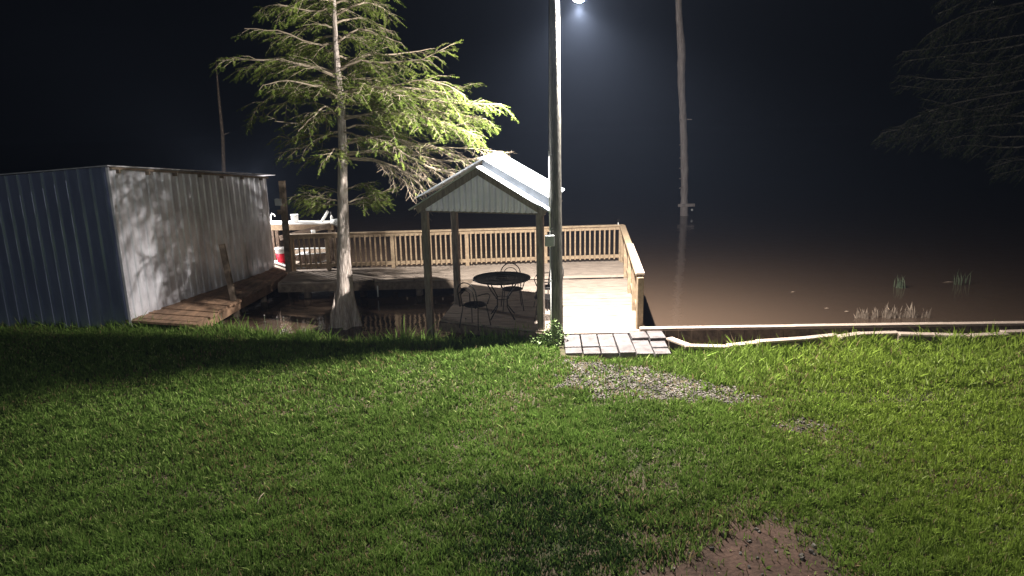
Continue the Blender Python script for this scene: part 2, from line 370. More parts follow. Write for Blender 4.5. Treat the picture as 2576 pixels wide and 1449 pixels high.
for x, y in ((-6.3, 19.5), (-7.6, 20.6)): MB().tube([(x, y, -.045), (x, y, -1.2)], .08, 10).build('piling', M['oldwood'], plat, True)

# ------------------------------------------------------------------ railings
def railing(name, A, B, label, post_ts, spacing, side, top=1.0, zoff=0):
    A, B = Vector(A), Vector(B); d = (B - A).normalized(); nrm = Vector((d.y, -d.x, 0)) * side
    L_ = (B - A).length; ang = math.atan2(d.y, d.x)
    r = thing(name, (A.x, A.y, A.z), label, 'railing')
    bevel(MB().beam(A + Vector((0, 0, top - .02)) - d * .06, B + Vector((0, 0, top - .02)) + d * .06, .15, .038).build('cap_rail', M['rail'], r), .004)
    MB().beam(A + nrm * .025 + Vector((0, 0, top - .085)), B + nrm * .025 + Vector((0, 0, top - .085)), .038, .088).build('top_rail', M['rail'], r)
    MB().beam(A + nrm * .025 + Vector((0, 0, .14)), B + nrm * .025 + Vector((0, 0, .14)), .038, .088).build('bottom_rail', M['rail'], r)
    first = None; k = int(L_ / spacing)
    posts = [t * L_ for t in post_ts]
    for i in range(k + 1):
        s_ = (i + .5) * L_ / (k + 1)
        if any(abs(s_ - q) < .085 for q in posts): continue
        c = A + d * s_ + nrm * .0645
        if first is None:
            mb = MB().box((c.x, c.y, A.z + .5), (.038, .038, .86), ang)
            first = mb.build('baluster', M['rail'], r); c0 = c
        else:
            child_copy(first, r, (c.x - c0.x + random.uniform(-.004, .004), c.y - c0.y, random.uniform(-.012, .012)))
    for q in posts:
        c = A + d * q
        bevel(MB().box((c.x, c.y, A.z + (top - .045) / 2 - .1), (.1, .09, top - .045 + .2), ang).build('post', M['rail'], r), .006)
    return r
railing('deck_railing', (-5.86, 18.40, 0), (3.02, 18.81, 0), 'long light wooden baluster railing along the far edge of the deck', [0, .105, .30, .525, .765, .998], .135, 1)
rr = railing('side_railing', (3.03, 18.72, 0), (2.39, 12.72, -.03), 'short wooden railing seen end on at the right side of the deck', [.012, .28, .55, .80, .992], .135, -1)
bevel(MB().box((2.385, 12.60, .42), (.115, .1, 1.0), .1).build('end_post', M['rail'], rr), .006)
MB().beam((2.70, 15.6, 1.015), (2.385, 12.58, .985), .15, .036).build('cap_board', M['deck_edge'], rr)
hk = G(1554, 562, 1.0); hk = Vector((2.93, 18.82, 1.0))
h = thing('rod_holder', (2.93, 18.82, 1.0), 'tiny dark bracket standing on the far railing near its right corner', 'rod holder')
MB().tube([hk, hk + Vector((0, 0, .06))], .012, 6).build('stem', M['white'], h)
MB().tube([hk + Vector((-.03, 0, .15)), hk + Vector((0, 0, .07)), hk + Vector((.03, 0, .15))], .01, 6).build('fork', M['iron'], h)

# ------------------------------------------------------------------ shed
def corrug(mb, A, B, zb, ztA, ztB, pitch, ribw, depth, nrm, flat=.0):
    """trapezoid-rib sheet from A to B (2-D points)."""
    A, B = Vector((A[0], A[1], 0)), Vector((B[0], B[1], 0)); L_ = (B - A).length; d = (B - A) / L_
    prof = []; s_ = 0
    while s_ < L_:
        for a, h_ in ((0, 0), (pitch - ribw, 0), (pitch - ribw * .75, depth), (pitch - ribw * .25, depth)):
            if s_ + a <= L_: prof.append((s_ + a, h_))
        s_ += pitch
    prof.append((L_, 0))
    vs = []
    for a, h_ in prof:
        p = A + d * a + nrm * h_; t = a / L_
        vs += [(p.x, p.y, zb), (p.x, p.y, ztA + (ztB - ztA) * t)]
    mb.add(vs, [(2 * i, 2 * i + 2, 2 * i + 3, 2 * i + 1) for i in range(len(prof) - 1)])
    return mb
C0 = Vector((-7.97, 14.0, 0)); C1 = Vector((-6.58, 19.0, 0))
wd_ = (C1 - C0).normalized(); wn = Vector((wd_.y, -wd_.x, 0))   # outward (right)
fd = Vector((-.9913, .132, 0)).normalized(); fn = Vector((-.132, -.9913, 0)).normalized()
C2 = C0 + fd * 5.2; C3 = C1 + fd * 5.2
shed = thing('metal_shed', (C0.x, C0.y, -.2), 'corrugated metal boat shed with a dark blue front and pale side wall', 'shed')
corrug(MB(), C2, C0, -.25, 2.75, 3.08, .27, .115, .046, fn).build('front_wall', M['bluemetal'], shed)
corrug(MB(), C0, C1, -.08, 3.07, 2.5, .215, .10, .022, wn).build('side_wall', M['galv'], shed)
corrug(MB(), C3, C1, -.08, 2.3, 2.5, .25, .05, -.02, fn).build('rear_wall', M['galv'], shed)
corrug(MB(), C2, C3, -.25, 2.75, 2.3, .25, .05, .02, -wn).build('far_wall', M['galv'], shed)
o1 = wn * .10 - wd_ * .08; o2 = wn * .10 + wd_ * .30
rf = [C0 + o1 + Vector((0, 0, 3.10)), C1 + o2 + Vector((0, 0, 2.50)), C3 + wd_ * .3 - wn * .1 + Vector((0, 0, 2.31)), C2 - wd_ * .08 - wn * .1 + Vector((0, 0, 2.77))]
MB().beam(C0 + wn * .03 + fn * .03 + Vector((0, 0, -.2)), C0 + wn * .03 + fn * .03 + Vector((0, 0, 3.07)), .05, .05).build('corner_trim', M['galv'], shed)
MB().hexa(rf + [v + Vector((0, 0, .02)) for v in rf]).build('roof', M['galv'], shed)
mb = MB().beam(C0 + wn * .06 + Vector((0, 0, 3.06)), C1 + wn * .06 + Vector((0, 0, 2.46)), .045, .05)
mb.build('eave_trim', M['oldwood'], shed)
for i in range(7):   # rafter ends poking under the eave
    p = C0.lerp(C1, .04 + i * .15); z = 3.02 - .58 * (.04 + i * .15)
    MB().box((p.x + wn.x * .05, p.y + wn.y * .05, z - .02), (.09, .045, .08), math.atan2(wn.y, wn.x)).build('rafter_end', M['oldwood'], shed)
MB().hexa([(C0.x, C0.y, -.3), (C1.x, C1.y, -.3), (C3.x, C3.y, -.3), (C2.x, C2.y, -.3), (C0.x - .02, C0.y + .02, -.26), (C1.x - .02, C1.y - .02, -.10), (C3.x, C3.y, -.1), (C2.x, C2.y, -.26)]).build('floor', M['oldwood'], shed)

# ------------------------------------------------------------------ gazebo
ex, ey = Vector((.94, -.342, 0)), Vector((.25, .968, 0))
g0 = Vector((-.56, 13.10, 0))
def gp(a, b_, z): return g0 + ex * a + ey * b_ + Vector((0, 0, z))
gz = thing('gable_shelter', (g0.x, g0.y, -.2), 'small open shelter with a shiny metal gable roof on dark wooden posts', 'shelter')
for a, b_, zb in ((-1.17, 0, -.9), (1.17, 0, -.3), (-1.03, 1.35, -.9), (1.17, 1.35, LD - .03)):
    p, q = gp(a, b_, zb), gp(a, b_, 2.12)
    mb = MB(); n2 = 7
    vs, fs = [], []
    for i in range(n2):
        c = p.lerp(q, i / (n2 - 1)); w_ = .066
        for u_, v_ in ((-1, -1), (1, -1), (1, 1), (-1, 1)):
            k = c + ex * (u_ * w_) + ey * (v_ * w_); vs.append(k)
    for i in range(n2 - 1):
        for k in range(4): fs.append((i * 4 + k, i * 4 + (k + 1) % 4, i * 4 + 4 + (k + 1) % 4, i * 4 + 4 + k))
    bevel(mb.add(vs, fs).build('post', M['post'], gz), .01)
EZ, RZ, HWD = 2.17, 2.99, 1.42
def rz(a): return RZ - (RZ - EZ) * abs(a) / HWD
# beams
for b_ in (-.02, 1.37):
    MB().beam(gp(-1.28, b_, 2.15), gp(1.28, b_, 2.15), .05, .07).build('beam', M['post'], gz)
for a in (-1.17, 1.17):
    MB().beam(gp(a, .02, 2.16), gp(a, 1.33, 2.16), .09, .09).build('side_beam', M['post'], gz)
# gable sheets (small corrugation)
for b_, sg, nm in ((-.03, 1, 'gable_panel'), (1.40, -1, 'gable_panel')):
    vs = []; k = 0; N_ = 19 * 8
    for i in range(N_ + 1):
        a = -1.14 + 2.28 * i / N_; h_ = .032 * math.cos(2 * math.pi * i / 8)
        p = gp(a, b_ - .045 * sg + h_, 0)
        vs += [(p.x, p.y, 2.145), (p.x, p.y, rz(a) - .06)]
    MB().add(vs, [(2 * i, 2 * i + 2, 2 * i + 3, 2 * i + 1) for i in range(N_)]).build(nm, M['gablemetal'], gz, True)
# rake boards under the overhang, front and back
for b_ in (-.11, 1.46):
    mb = MB()
    for sg in (-1, 1):
        mb.beam(gp(0, b_, RZ - .085), gp(sg * (HWD - .12), b_, rz(HWD - .12) - .085), .035, .13)
    mb.build('rake_board', M['post'], gz)
# roof sheets: main sheet lifted above a lower front strip
def roof_sheet(b0, b1, lift, name, waves, sides=(-1, 1), rise=0, out=0, lift2=None):
    mb = MB(); lift2 = lift if lift2 is None else lift2
    for sg in sides:
        N_ = waves * 6
        rows = []
        for i in range(N_ + 1):
            b_ = b0 + (b1 - b0) * i / N_; h_ = .010 * math.cos(2 * math.pi * i / 6) + rise * (b_ / 1.5)
            rows += [gp(0, b_, RZ + lift + h_), gp(sg * (HWD + out - (.05 if sg > 0 and b0 > 0 else 0)), b_, rz(HWD + out) + lift2 + h_)]
        top = len(mb.v)
        fcs = [(2 * i, 2 * i + 1, 2 * i + 3, 2 * i + 2) for i in range(N_)]
        if sg < 0: fcs = [f[::-1] for f in fcs]
        mb.add(rows, fcs)
        mb.add([v - Vector((0, 0, .006)) for v in rows], [f[::-1] for f in fcs])
        for j in (0, N_):
            a0, a1 = rows[2 * j], rows[2 * j + 1]; mb.add([a0, a1, a1 - Vector((0, 0, .006)), a0 - Vector((0, 0, .006))], [(0, 1, 2, 3)])
    return mb.build(name, M['roofmetal'], gz)
roof_sheet(.16, 1.50, .11, 'roof_sheet', 12, rise=.07, lift2=.19)
roof_sheet(-.26, .22, -.005, 'front_roof_strip', 4, lift2=.0)
mb = MB()
for sg in (1,):
    mb.hexa([gp(.02, .15, RZ), gp(HWD * .98, .15, rz(HWD * .98)), gp(HWD * .98, .17, rz(HWD * .98)), gp(.02, .17, RZ), gp(.02, .15, RZ + .095), gp(HWD * .98, .15, rz(HWD * .98) + .175), gp(HWD * .98, .17, rz(HWD * .98) + .175), gp(.02, .17, RZ + .095)])
mb.build('riser_board', M['riser_shade'], gz)  # shade on this face is painted in by its dark material
MB().beam(gp(0, .14, RZ + .125), gp(0, 1.50, RZ + .19), .16, .015).build('ridge_cap', M['roofmetal'], gz)

# ------------------------------------------------------------------ patio table and chairs
tz = .68; tc_ = Vector((-.20, 13.56, LD))
tb = thing('patio_table', tc_, 'round black iron mesh patio table under the shelter', 'table')
mb = MB(); N_ = 56; R_ = .565
ring = lambda r_, z, n=N_: [(tc_.x + r_ * math.cos(2 * math.pi * i / n), tc_.y + r_ * math.sin(2 * math.pi * i / n), z) for i in range(n + 1)]
mb.tube(ring(R_, .75), .014, 6, False)
mb.tube(ring(R_ * .98, .735), .010, 6, False)
mb.build('rim', M['iron'], tb)
mb = MB()
for k in range(-26, 27):
    c = k * .0212
    hl = math.sqrt(max(0, R_ ** 2 - c * c))
    mb.beam((tc_.x - hl, tc_.y + c, .748), (tc_.x + hl, tc_.y + c, .748), .0072, .003)
    mb.beam((tc_.x + c, tc_.y - hl, .752), (tc_.x + c, tc_.y + hl, .752), .0072, .003)
mb.tube(ring(.12, .752, 20), .012, 6, False); mb.tube(ring(.3, .752, 30), .008, 6, False)
mb.build('mesh_top', M['iron'], tb)
for k in range(4):
    a = math.pi / 4 + k * math.pi / 2; u = Vector((math.cos(a), math.sin(a), 0))
    MB().tube([tc_ + u * .42 + Vector((0, 0, .8)), tc_ + u * .30 + Vector((0, 0, .62)), tc_ + u * .14 + Vector((0, 0, .42)), tc_ + u * .14 + Vector((0, 0, .25)), tc_ + u * .34 + Vector((0, 0, .02))], .013, 6).build('leg', M['iron'], tb, True)
MB().tube(ring(.14, .34, 20), .008, 6, False).build('leg_ring', M['iron'], tb)

def arch(w, z0, z1, y0_, y1_, n=14):
    pts = [Vector((-w, y0_, z0))]
    for i in range(n + 1):
        a = math.pi * (1 - i / n); t = math.sin(a)
        z = z1 - w * 1.05 + t * w * 1.05; pts.append(Vector((math.cos(a) * w, y0_ + (y1_ - y0_) * (z - z0) / (z1 - z0), z)))
    pts.append(Vector((w, y0_, z0))); return pts
def make_chair(label):
    c = thing('wire_chair', (0, 0, 0), label, 'chair', 'black wire chairs around the patio table')
    MB().tube(arch(.21, .42, .93, .2, .30), .011, 6).build('back_hoop', M['iron'], c, True)
    MB().tube(arch(.15, .42, .84, .2, .285), .008, 6).build('inner_hoop', M['iron'], c, True)
    mb = MB().tube([(.21 * math.cos(a), .21 * math.sin(a), .44) for a in np.linspace(0, 2 * math.pi, 25)], .012, 6, False)
    for k in range(-8, 9):
        q = k * .024; hl = math.sqrt(.21 ** 2 - q * q); mb.beam((-hl, q, .44), (hl, q, .44), .015, .003); mb.beam((q, -hl, .443), (q, hl, .443), .008, .003)
    mb.build('seat', M['iron'], c)
    for sx in (-1, 1):
        MB().tube([(sx * .17, -.13, .44), (sx * .22, -.2, 0)], .010, 6).build('leg', M['iron'], c)
        MB().tube([(sx * .17, .15, .44), (sx * .22, .24, 0)], .010, 6).build('leg', M['iron'], c)
        MB().tube([(sx * .21, .27, .68), (sx * .25, .12, .69), (sx * .26, -.08, .67), (sx * .24, -.17, .60), (sx * .2, -.12, .44)], .010, 6).build('arm', M['iron'], c, True)
    return c
ch0 = make_chair('black wire chair whose full double hoop rises behind the table')
chairs = [((.0, 14.22), 0 + .1, None), ((-.72, 12.98), math.pi - .55, 'black wire chair at the left front of the table with its back to the lawn'),
          ((.66, 13.45), -1.7, 'black wire chair tucked behind the right front post of the shelter'), ((.75, 14.3), -.9, 'black wire chair partly hidden behind the utility pole')]
for i, (xy, rzz, lab) in enumerate(chairs):
    if i == 0: c = ch0
    else:
        c = ch0.copy(); COL.objects.link(c); c['label'] = lab
        for k in list(ch0.children):
            q = k.copy(); COL.objects.link(q); q.parent = c
    c.location = (xy[0], xy[1], LD); c.rotation_euler = (0, 0, rzz)

# ------------------------------------------------------------------ concrete slabs
cols = [.93, 1.24, 1.55, 1.85, 2.14, 2.45, 2.74]
sk = lambda x, y: x - (12.33 - y) * .05
labs = ['small concrete slab at the near left corner of the slab landing', 'long concrete slab at the far left corner of the slab landing',
        'small concrete slab second from the left in the near row', 'long concrete slab second from the left in the far row']
def slab(x0, x1, ya, yb, dz, lab, yaw=0):
    x0 += .012; x1 -= .012; ya += .012; yb -= .012; z = -.085 + dz
    pts = [(sk(x0, ya), ya), (sk(x1, ya), ya), (sk(x1, yb), yb), (sk(x0, yb), yb)]
    cx = sum(p[0] for p in pts) / 4; cy = sum(p[1] for p in pts) / 4; c, s_ = math.cos(yaw), math.sin(yaw)
    pts = [(cx + (p[0] - cx) * c - (p[1] - cy) * s_, cy + (p[0] - cx) * s_ + (p[1] - cy) * c) for p in pts]
    tl = random.uniform(-.01, .01)
    q = [Vector((p[0], p[1], z + (tl if i in (0, 1) else 0))) for i, p in enumerate(pts)]
    o = MB().hexa([v - Vector((0, 0, .10)) for v in q] + q).build('concrete_slab', M['concrete'])
    bevel(o, .008, 2); tag(o, lab, 'paving slab', 'concrete slabs between the deck and the lawn')
YB, YF = 12.34, 11.30
slab(cols[0], cols[1], 11.30, 11.62, -.01, 'small concrete slab at the near left corner of the landing', .02)
slab(cols[0], cols[1], 11.63, YB, 0, 'long concrete slab at the far left corner beside the pole')
slab(cols[1], cols[2], 11.27, 11.61, -.012, 'small near-row concrete slab just right of the corner one')
slab(cols[1], cols[2], 11.62, YB, .004, 'long far-row concrete slab just right of the far left corner one')
slab(cols[2], cols[3], 11.25, 11.62, -.004, 'small near-row concrete slab third from the left', -.015)
slab(cols[2], cols[3], 11.63, YB, 0, 'far-row concrete slab third from the left')
slab(cols[3], cols[4], 11.22, YB, .004, 'full-depth concrete slab fourth from the left in the landing', .01)
slab(cols[4], cols[5], 11.20, 11.93, -.004, 'near concrete slab fifth from the left below a raised slab')
slab(cols[4], cols[5] + .01, 11.92, YB + .01, .035, 'raised concrete slab at the far edge next to the right corner', .03)
slab(cols[5], cols[6], 11.18, 11.52, -.02, 'lowest concrete slab at the near right corner of the landing')
slab(cols[5], cols[6], 11.53, 11.86, .0, 'middle concrete slab on the right edge of the landing')
slab(cols[5] + .015, cols[6] + .03, 11.90, YB + .01, .04, 'raised concrete slab at the far right corner of the landing', .03)

# ------------------------------------------------------------------ bulkheads on the right
bh = thing('bulkhead', (5.9, 12.3, -.4), 'straight wooden bulkhead wall with a pale cap board along the lake', 'retaining wall')
a, b_ = Vector((2.36, 12.40, -.02)), Vector((12.5, 12.15, -.02))
pts = [a.lerp(b_, t) for t in (0, .28, .55, .8, 1)]
mb = MB()
for i, (p, q) in enumerate(zip(pts[:-1], pts[1:])): mb.beam(p + Vector((0, 0, .004 * (i % 2))), q + Vector((0, 0, .004 * (i % 2))), .14, .04)
mb.build('cap_board', M['deck_edge'], bh)
mb = MB()
for i in range(42):
    p = a.lerp(b_, i / 42); q = a.lerp(b_, (i + .96) / 42); mb.beam(p + Vector((0, random.uniform(-.006, .006), -.35)), q + Vector((0, 0, -.35)), .035, .60)
mb.build('wall_boards', M['oldwood'], bh)
cf = thing('crooked_bulkhead', (5.8, 11.55, -.35), 'low crooked wooden edging at the lawn made of uneven pale cap boards', 'retaining wall')
px = [(1683, 849, 0), (1728, 870, 0), (1860, 869, 0), (1990, 859, 0), (2108, 843, 0)]
segs = [((1683, 849), (1730, 869)), ((1722, 871), (1832, 871)), ((1830, 869), (1912, 862)), ((1906, 862), (2030, 853)), ((2026, 853), (2106, 842)),
        ((2112, 848), (2170, 840)), ((2160, 838), (2262, 837)), ((2262, 839), (2345, 842)), ((2350, 842), (2450, 845)), ((2446, 844), (2530, 838)), ((2520, 836), (2600, 832)), ((2600, 834), (2760, 830))]
for i, (p, q) in enumerate(segs):
    zz = -.03 + (.035 if i % 2 else 0)
    jit = Vector((0, random.uniform(-.035, .035), random.uniform(-.012, .012))); jt2 = Vector((0, random.uniform(-.035, .035), random.uniform(-.012, .012)))
    bevel(MB().beam(G(*p, zz) + jit, G(*q, zz) + jt2, .14, .038).build('cap_board', M['deck_edge'], cf), .004)
    p3, q3 = G(*p, zz), G(*q, zz)
    MB().beam(p3 + Vector((0, .0, -.19)), q3 + Vector((0, .0, -.19)), .03, .30).build('face_board', M['oldwood'], cf)
for x, y in ((2112, 850), (2430, 843), (1728, 872), (2262, 840)):
    p = G(x, y, -.04); MB().box((p.x, p.y - .06, -.22), (.08, .07, .40)).build('post', M['deck_edge'] if x > 2000 and x != 2262 else M['oldwood'], cf)

# ------------------------------------------------------------------ tall post by the walkway, stub post
tp = thing('dock_post', (-5.98, 18.28, 0), 'tall square dock post with a small box near its top at the railing end', 'post')
MB().beam((-5.97, 18.25, -.9), (-5.93, 18.3, 2.42), .14, .13).build('shaft', M['oldwood'], tp)
bevel(MB().box((-6.03, 18.16, 1.88), (.16, .1, .17)).build('outlet_box', M['grey'], tp), .006)
MB().box((-6.02, 18.16, 1.62), (.12, .06, .12)).build('outlet_box', M['oldwood'], tp)
sp = thing('stub_post', (-6.5, 15.75, 0), 'short dark wooden post standing at the edge of the shed walkway', 'post')
MB().beam((-6.28, 15.45, -1.0), (-6.56, 15.62, 1.22), .11, .11).build('shaft', M['oldwood'], sp)

# ------------------------------------------------------------------ cleaning table with its stuff
ct = thing('cleaning_table', (-5.9, 19.9, 0), 'wooden fish cleaning counter behind the tall dock post', 'table')
tl_, tr_ = Vector((-6.95, 19.9, 1.12)), Vector((-5.02, 19.9, 1.09))
MB().beam(tl_, tr_, .55, .03).build('counter_top', M['white'], ct)
MB().beam(tl_ + Vector((0, -.25, -.10)), tr_ + Vector((-.02, -.25, -.10)), .04, .16).build('apron', M['rail'], ct)
for x in (-6.8, -5.15):
    for y in (19.7, 20.1): MB().box((x, y, .54), (.09, .09, 1.08)).build('leg', M['oldwood'], ct)
MB().beam((-6.55, 19.55, .72), (-5.1, 19.58, 1.05), .06, .14).build('brace', M['oldwood'], ct)
c = thing('small_box', (-6.17, 19.85, 1.13), 'small white open box standing on the cleaning counter', 'box')
bevel(MB().box((-6.17, 19.85, 1.235), (.2, .16, .20), .3).build('body', M['white'], c), .006)
MB().box((-6.17, 19.85, 1.34), (.22, .18, .012), .3).build('lid', M['paper'], c)
c = thing('faucet', (-6.85, 19.85, 1.13), 'white faucet with a curved spout at the left end of the counter', 'faucet')
MB().tube([(-6.85, 19.85, 1.13), (-6.85, 19.85, 1.3), (-6.80, 19.84, 1.38), (-6.73, 19.83, 1.36), (-6.72, 19.83, 1.30)], .018, 8).build('spout', M['white'], c, True)
MB().tube([(-6.87, 19.82, 1.2), (-6.93, 19.78, 1.27)], .022, 8).build('handle', M['white'], c)
c = MB().tube([(-5.42, 19.82, 1.09), (-5.20, 19.84, 1.42)], .038, 10).build('pvc_pipe', M['white'], None, True)
tag(c, 'short white plastic pipe leaning on the cleaning counter', 'pipe')
c = thing('spray_bottle', (-5.14, 19.95, 1.12), 'little dark bottle with a pale base beside the leaning pipe', 'bottle')
MB().tube([(-5.14, 19.95, z) for z in (1.12, 1.24, 1.27, 1.30)], [.035, .035, .02, .015], 10).build('body', M['white'], c, True)
MB().tube([(-5.14, 19.95, z) for z in (1.30, 1.34, 1.40)], [.02, .025, .015], 8).build('cap', M['iron'], c, True)
c = MB()
c.tube([(-4.92, 19.7, z) for z in (1.0, 1.03, 1.12, 1.2)], [.05, .11, .155, .165], 18)
tag(c.build('plastic_bowl', M['grey'], None, True), 'round pale grey bowl at the right end of the counter', 'bowl')
c = MB().tube([(-5.58, 19.52, z) for z in (.78, .80, .93, .94)], [.03, .06, .065, .05], 12).build('paper_roll', M['white'], None, True)
tag(c, 'small white roll hanging under the counter brace', 'paper roll')
MBr = thing('red_bucket', (-6.48, 19.35, 0), 'glowing red plastic bucket with a white rim beside the shed', 'bucket')
bx = Vector((-6.48, 19.35, 0))
MB().tube([bx + Vector((0, 0, z)) for z in (.002, .02, .33)], [.10, .115, .152], 20).build('body', M['red'], MBr, True)
MB().tube([bx + Vector((0, 0, z)) for z in (.332, .35, .43, .45, .48)], [.155, .16, .165, .178, .172], 20).build('rim', M['white'], MBr, True)
MB().tube([bx + Vector((.16 * math.cos(t), -.16 * abs(math.sin(t)) * .4 - .02, .40 - .2 * math.sin(t))) for t in np.linspace(0, math.pi, 12)], .005, 5).build('handle', M['grey'], MBr)
c = MB().beam((-6.78, 19.55, .06), (-6.02, 18.62, .05), .13, .03).build('white_board', M['white'])
tag(c, 'white board lying on the platform in front of the red bucket', 'board')
# jon boat moored beyond the railing
bo = thing('moored_boat', (-5.6, 20.1, WZ), 'small dark flat boat with pale gunwales moored behind the left end of the railing', 'boat')
def boat_sec(t):
    x = -8.3 + 3.2 * t; w_ = .55 * (1 - max(0, (t - .6) / .4) ** 2 * .7); zb = -.6 + max(0, (t - .6)) ** 2 * 2.6; zt = .08 + .05 * t
    return [(x, 20.75 + w_ * a, z) for a, z in ((-1, zt), (-.85, zb), (.85, zb), (1, zt))]
vs, fs = [], []
for i in range(13): vs += boat_sec(i / 12)
for i in range(12):
    for k in range(3): fs.append((i * 4 + k, i * 4 + 4 + k, i * 4 + 5 + k, i * 4 + k + 1))
fs.append((0, 1, 2, 3)); fs.append((48, 49, 50, 51))
hull = MB().add(vs, fs).build('hull', M['oldwood'], bo)
so = hull.modifiers.new('t', 'SOLIDIFY'); so.thickness = .01
for s_ in (0, 3):
    MB().tube([vs[i * 4 + s_] for i in range(13)], .018, 6).build('gunwale', M['grey'], bo)
mb = MB()
for i in range(12):
    if i / 12 > .85: break
    e_ = []
    for j in (i, i + 1):
        q = boat_sec(j / 12); a_, b_ = Vector(q[0]), Vector(q[1]); w_ = .17 * min(1, max(0, (.9 - j / 12) / .3)); m0 = a_.lerp(b_, .42)
        dn = (b_ - a_).normalized(); e_.append((m0 + Vector((0, -.015, 0)) + dn * w_ * .0, m0 + dn * w_ + Vector((0, -.015, 0))))
    mb.add([e_[0][0], e_[1][0], e_[1][1], e_[0][1]], [(0, 3, 2, 1)])
mb.build('hull_stripe', M['grey'], bo)
for t in (.25, .6):
    a_ = boat_sec(t); MB().beam((a_[0][0], a_[0][1] + .03, 0), (a_[3][0], a_[3][1] - .03, 0), .25, .03).build('bench_seat', M['alu'], bo)

# white scrap on the deck, pvc stub
c = thing('paper_plate', G(1458, 696, LD), 'crumpled white paper plate lying on the deck right of the pole', 'plate')
p = G(1458, 696, LD); vs = [(p.x, p.y, LD + .02)]; N_ = 14
for k in range(N_): a = 2 * math.pi * k / N_; r_ = .10 * random.uniform(.8, 1.15); vs.append((p.x + r_ * math.cos(a), p.y + r_ * .8 * math.sin(a), LD + random.uniform(.015, .05)))
MB().add(vs, [(0, k + 1, (k + 1) % N_ + 1) for k in range(N_)]).build('sheet', M['paper'], c)
c = MB().tube([(-3.35, 16.9, -.12), (-3.35, 16.88, -.40)], .018, 8).build('drain_pipe', M['white'], None, True)
tag(c, 'thin white pipe stub hanging below the edge of the far deck', 'pipe')

# ------------------------------------------------------------------ trees
def frond(lv, p, d, L_, nl, ll, lw):
    """feathery twig: leaflets in two ranks, written straight into list lv"""
    d = d.normalized(); side = d.cross(Vector((0, 0, 1)))
    if side.length < .1: side = Vector((1, 0, 0))
    side.normalize(); 
    tw = random.uniform(-.7, .7); u = side.cross(d)
    side = side * math.cos(tw) + u * math.sin(tw)
    for i in range(nl):
        t = (i + .5) / nl; c = p + d * (L_ * t) + Vector((0, 0, -.10 * L_ * t * t))
        for sg in (-1, 1):
            o = (side * sg * .85 + d * .45 + Vector((random.uniform(-.25, .25), random.uniform(-.25, .25), random.uniform(-.45, .2)))).normalized()
            l2_ = ll * random.uniform(.6, 1.2) * (1 - .45 * t)
            wv = d * (lw * .5)
            lv.append((c - wv, c + o * l2_ * .6 - wv * .6, c + o * l2_, c + o * l2_ * .5 + wv * .8 + d * .004, c + wv))
def leaves_obj(lv, name, m_, parent):
    n_ = len(lv); off = Vector(parent.location)
    co_ = np.array([[(v.x - off.x, v.y - off.y, v.z - off.z) for v in q] for q in lv], dtype=np.float32).reshape(-1, 3)
    me = bpy.data.meshes.new(name); me.vertices.add(len(co_)); me.vertices.foreach_set('co', co_.reshape(-1))
    me.loops.add(len(co_)); me.loops.foreach_set('vertex_index', np.arange(len(co_), dtype=np.int32))
    me.polygons.add(n_); me.polygons.foreach_set('loop_start', np.arange(0, 5 * n_, 5, dtype=np.int32)); me.polygons.foreach_set('loop_total', np.full(n_, 5, dtype=np.int32))
    me.materials.append(m_); me.update(calc_edges=True)
    o = bpy.data.objects.new(name, me); COL.objects.link(o); o.parent = parent; return o
def smooth_path(pts, n=10):
    pts = [Vector(p) for p in pts]; out = []
    if len(pts) == 2: return [pts[0].lerp(pts[1], i / n) for i in range(n + 1)]
    P_ = [pts[0] * 2 - pts[1]] + pts + [pts[-1] * 2 - pts[-2]]
    for k in range(len(pts) - 1):
        a, b_, c, d = P_[k:k + 4]; m_ = max(2, n // (len(pts) - 1))
        for i in range(m_):
            t = i / m_; out.append(.5 * ((2 * b_) + (c - a) * t + (2 * a - 5 * b_ + 4 * c - d) * t * t + (3 * b_ - a - 3 * c + d) * t ** 3))
    out.append(pts[-1]); return out
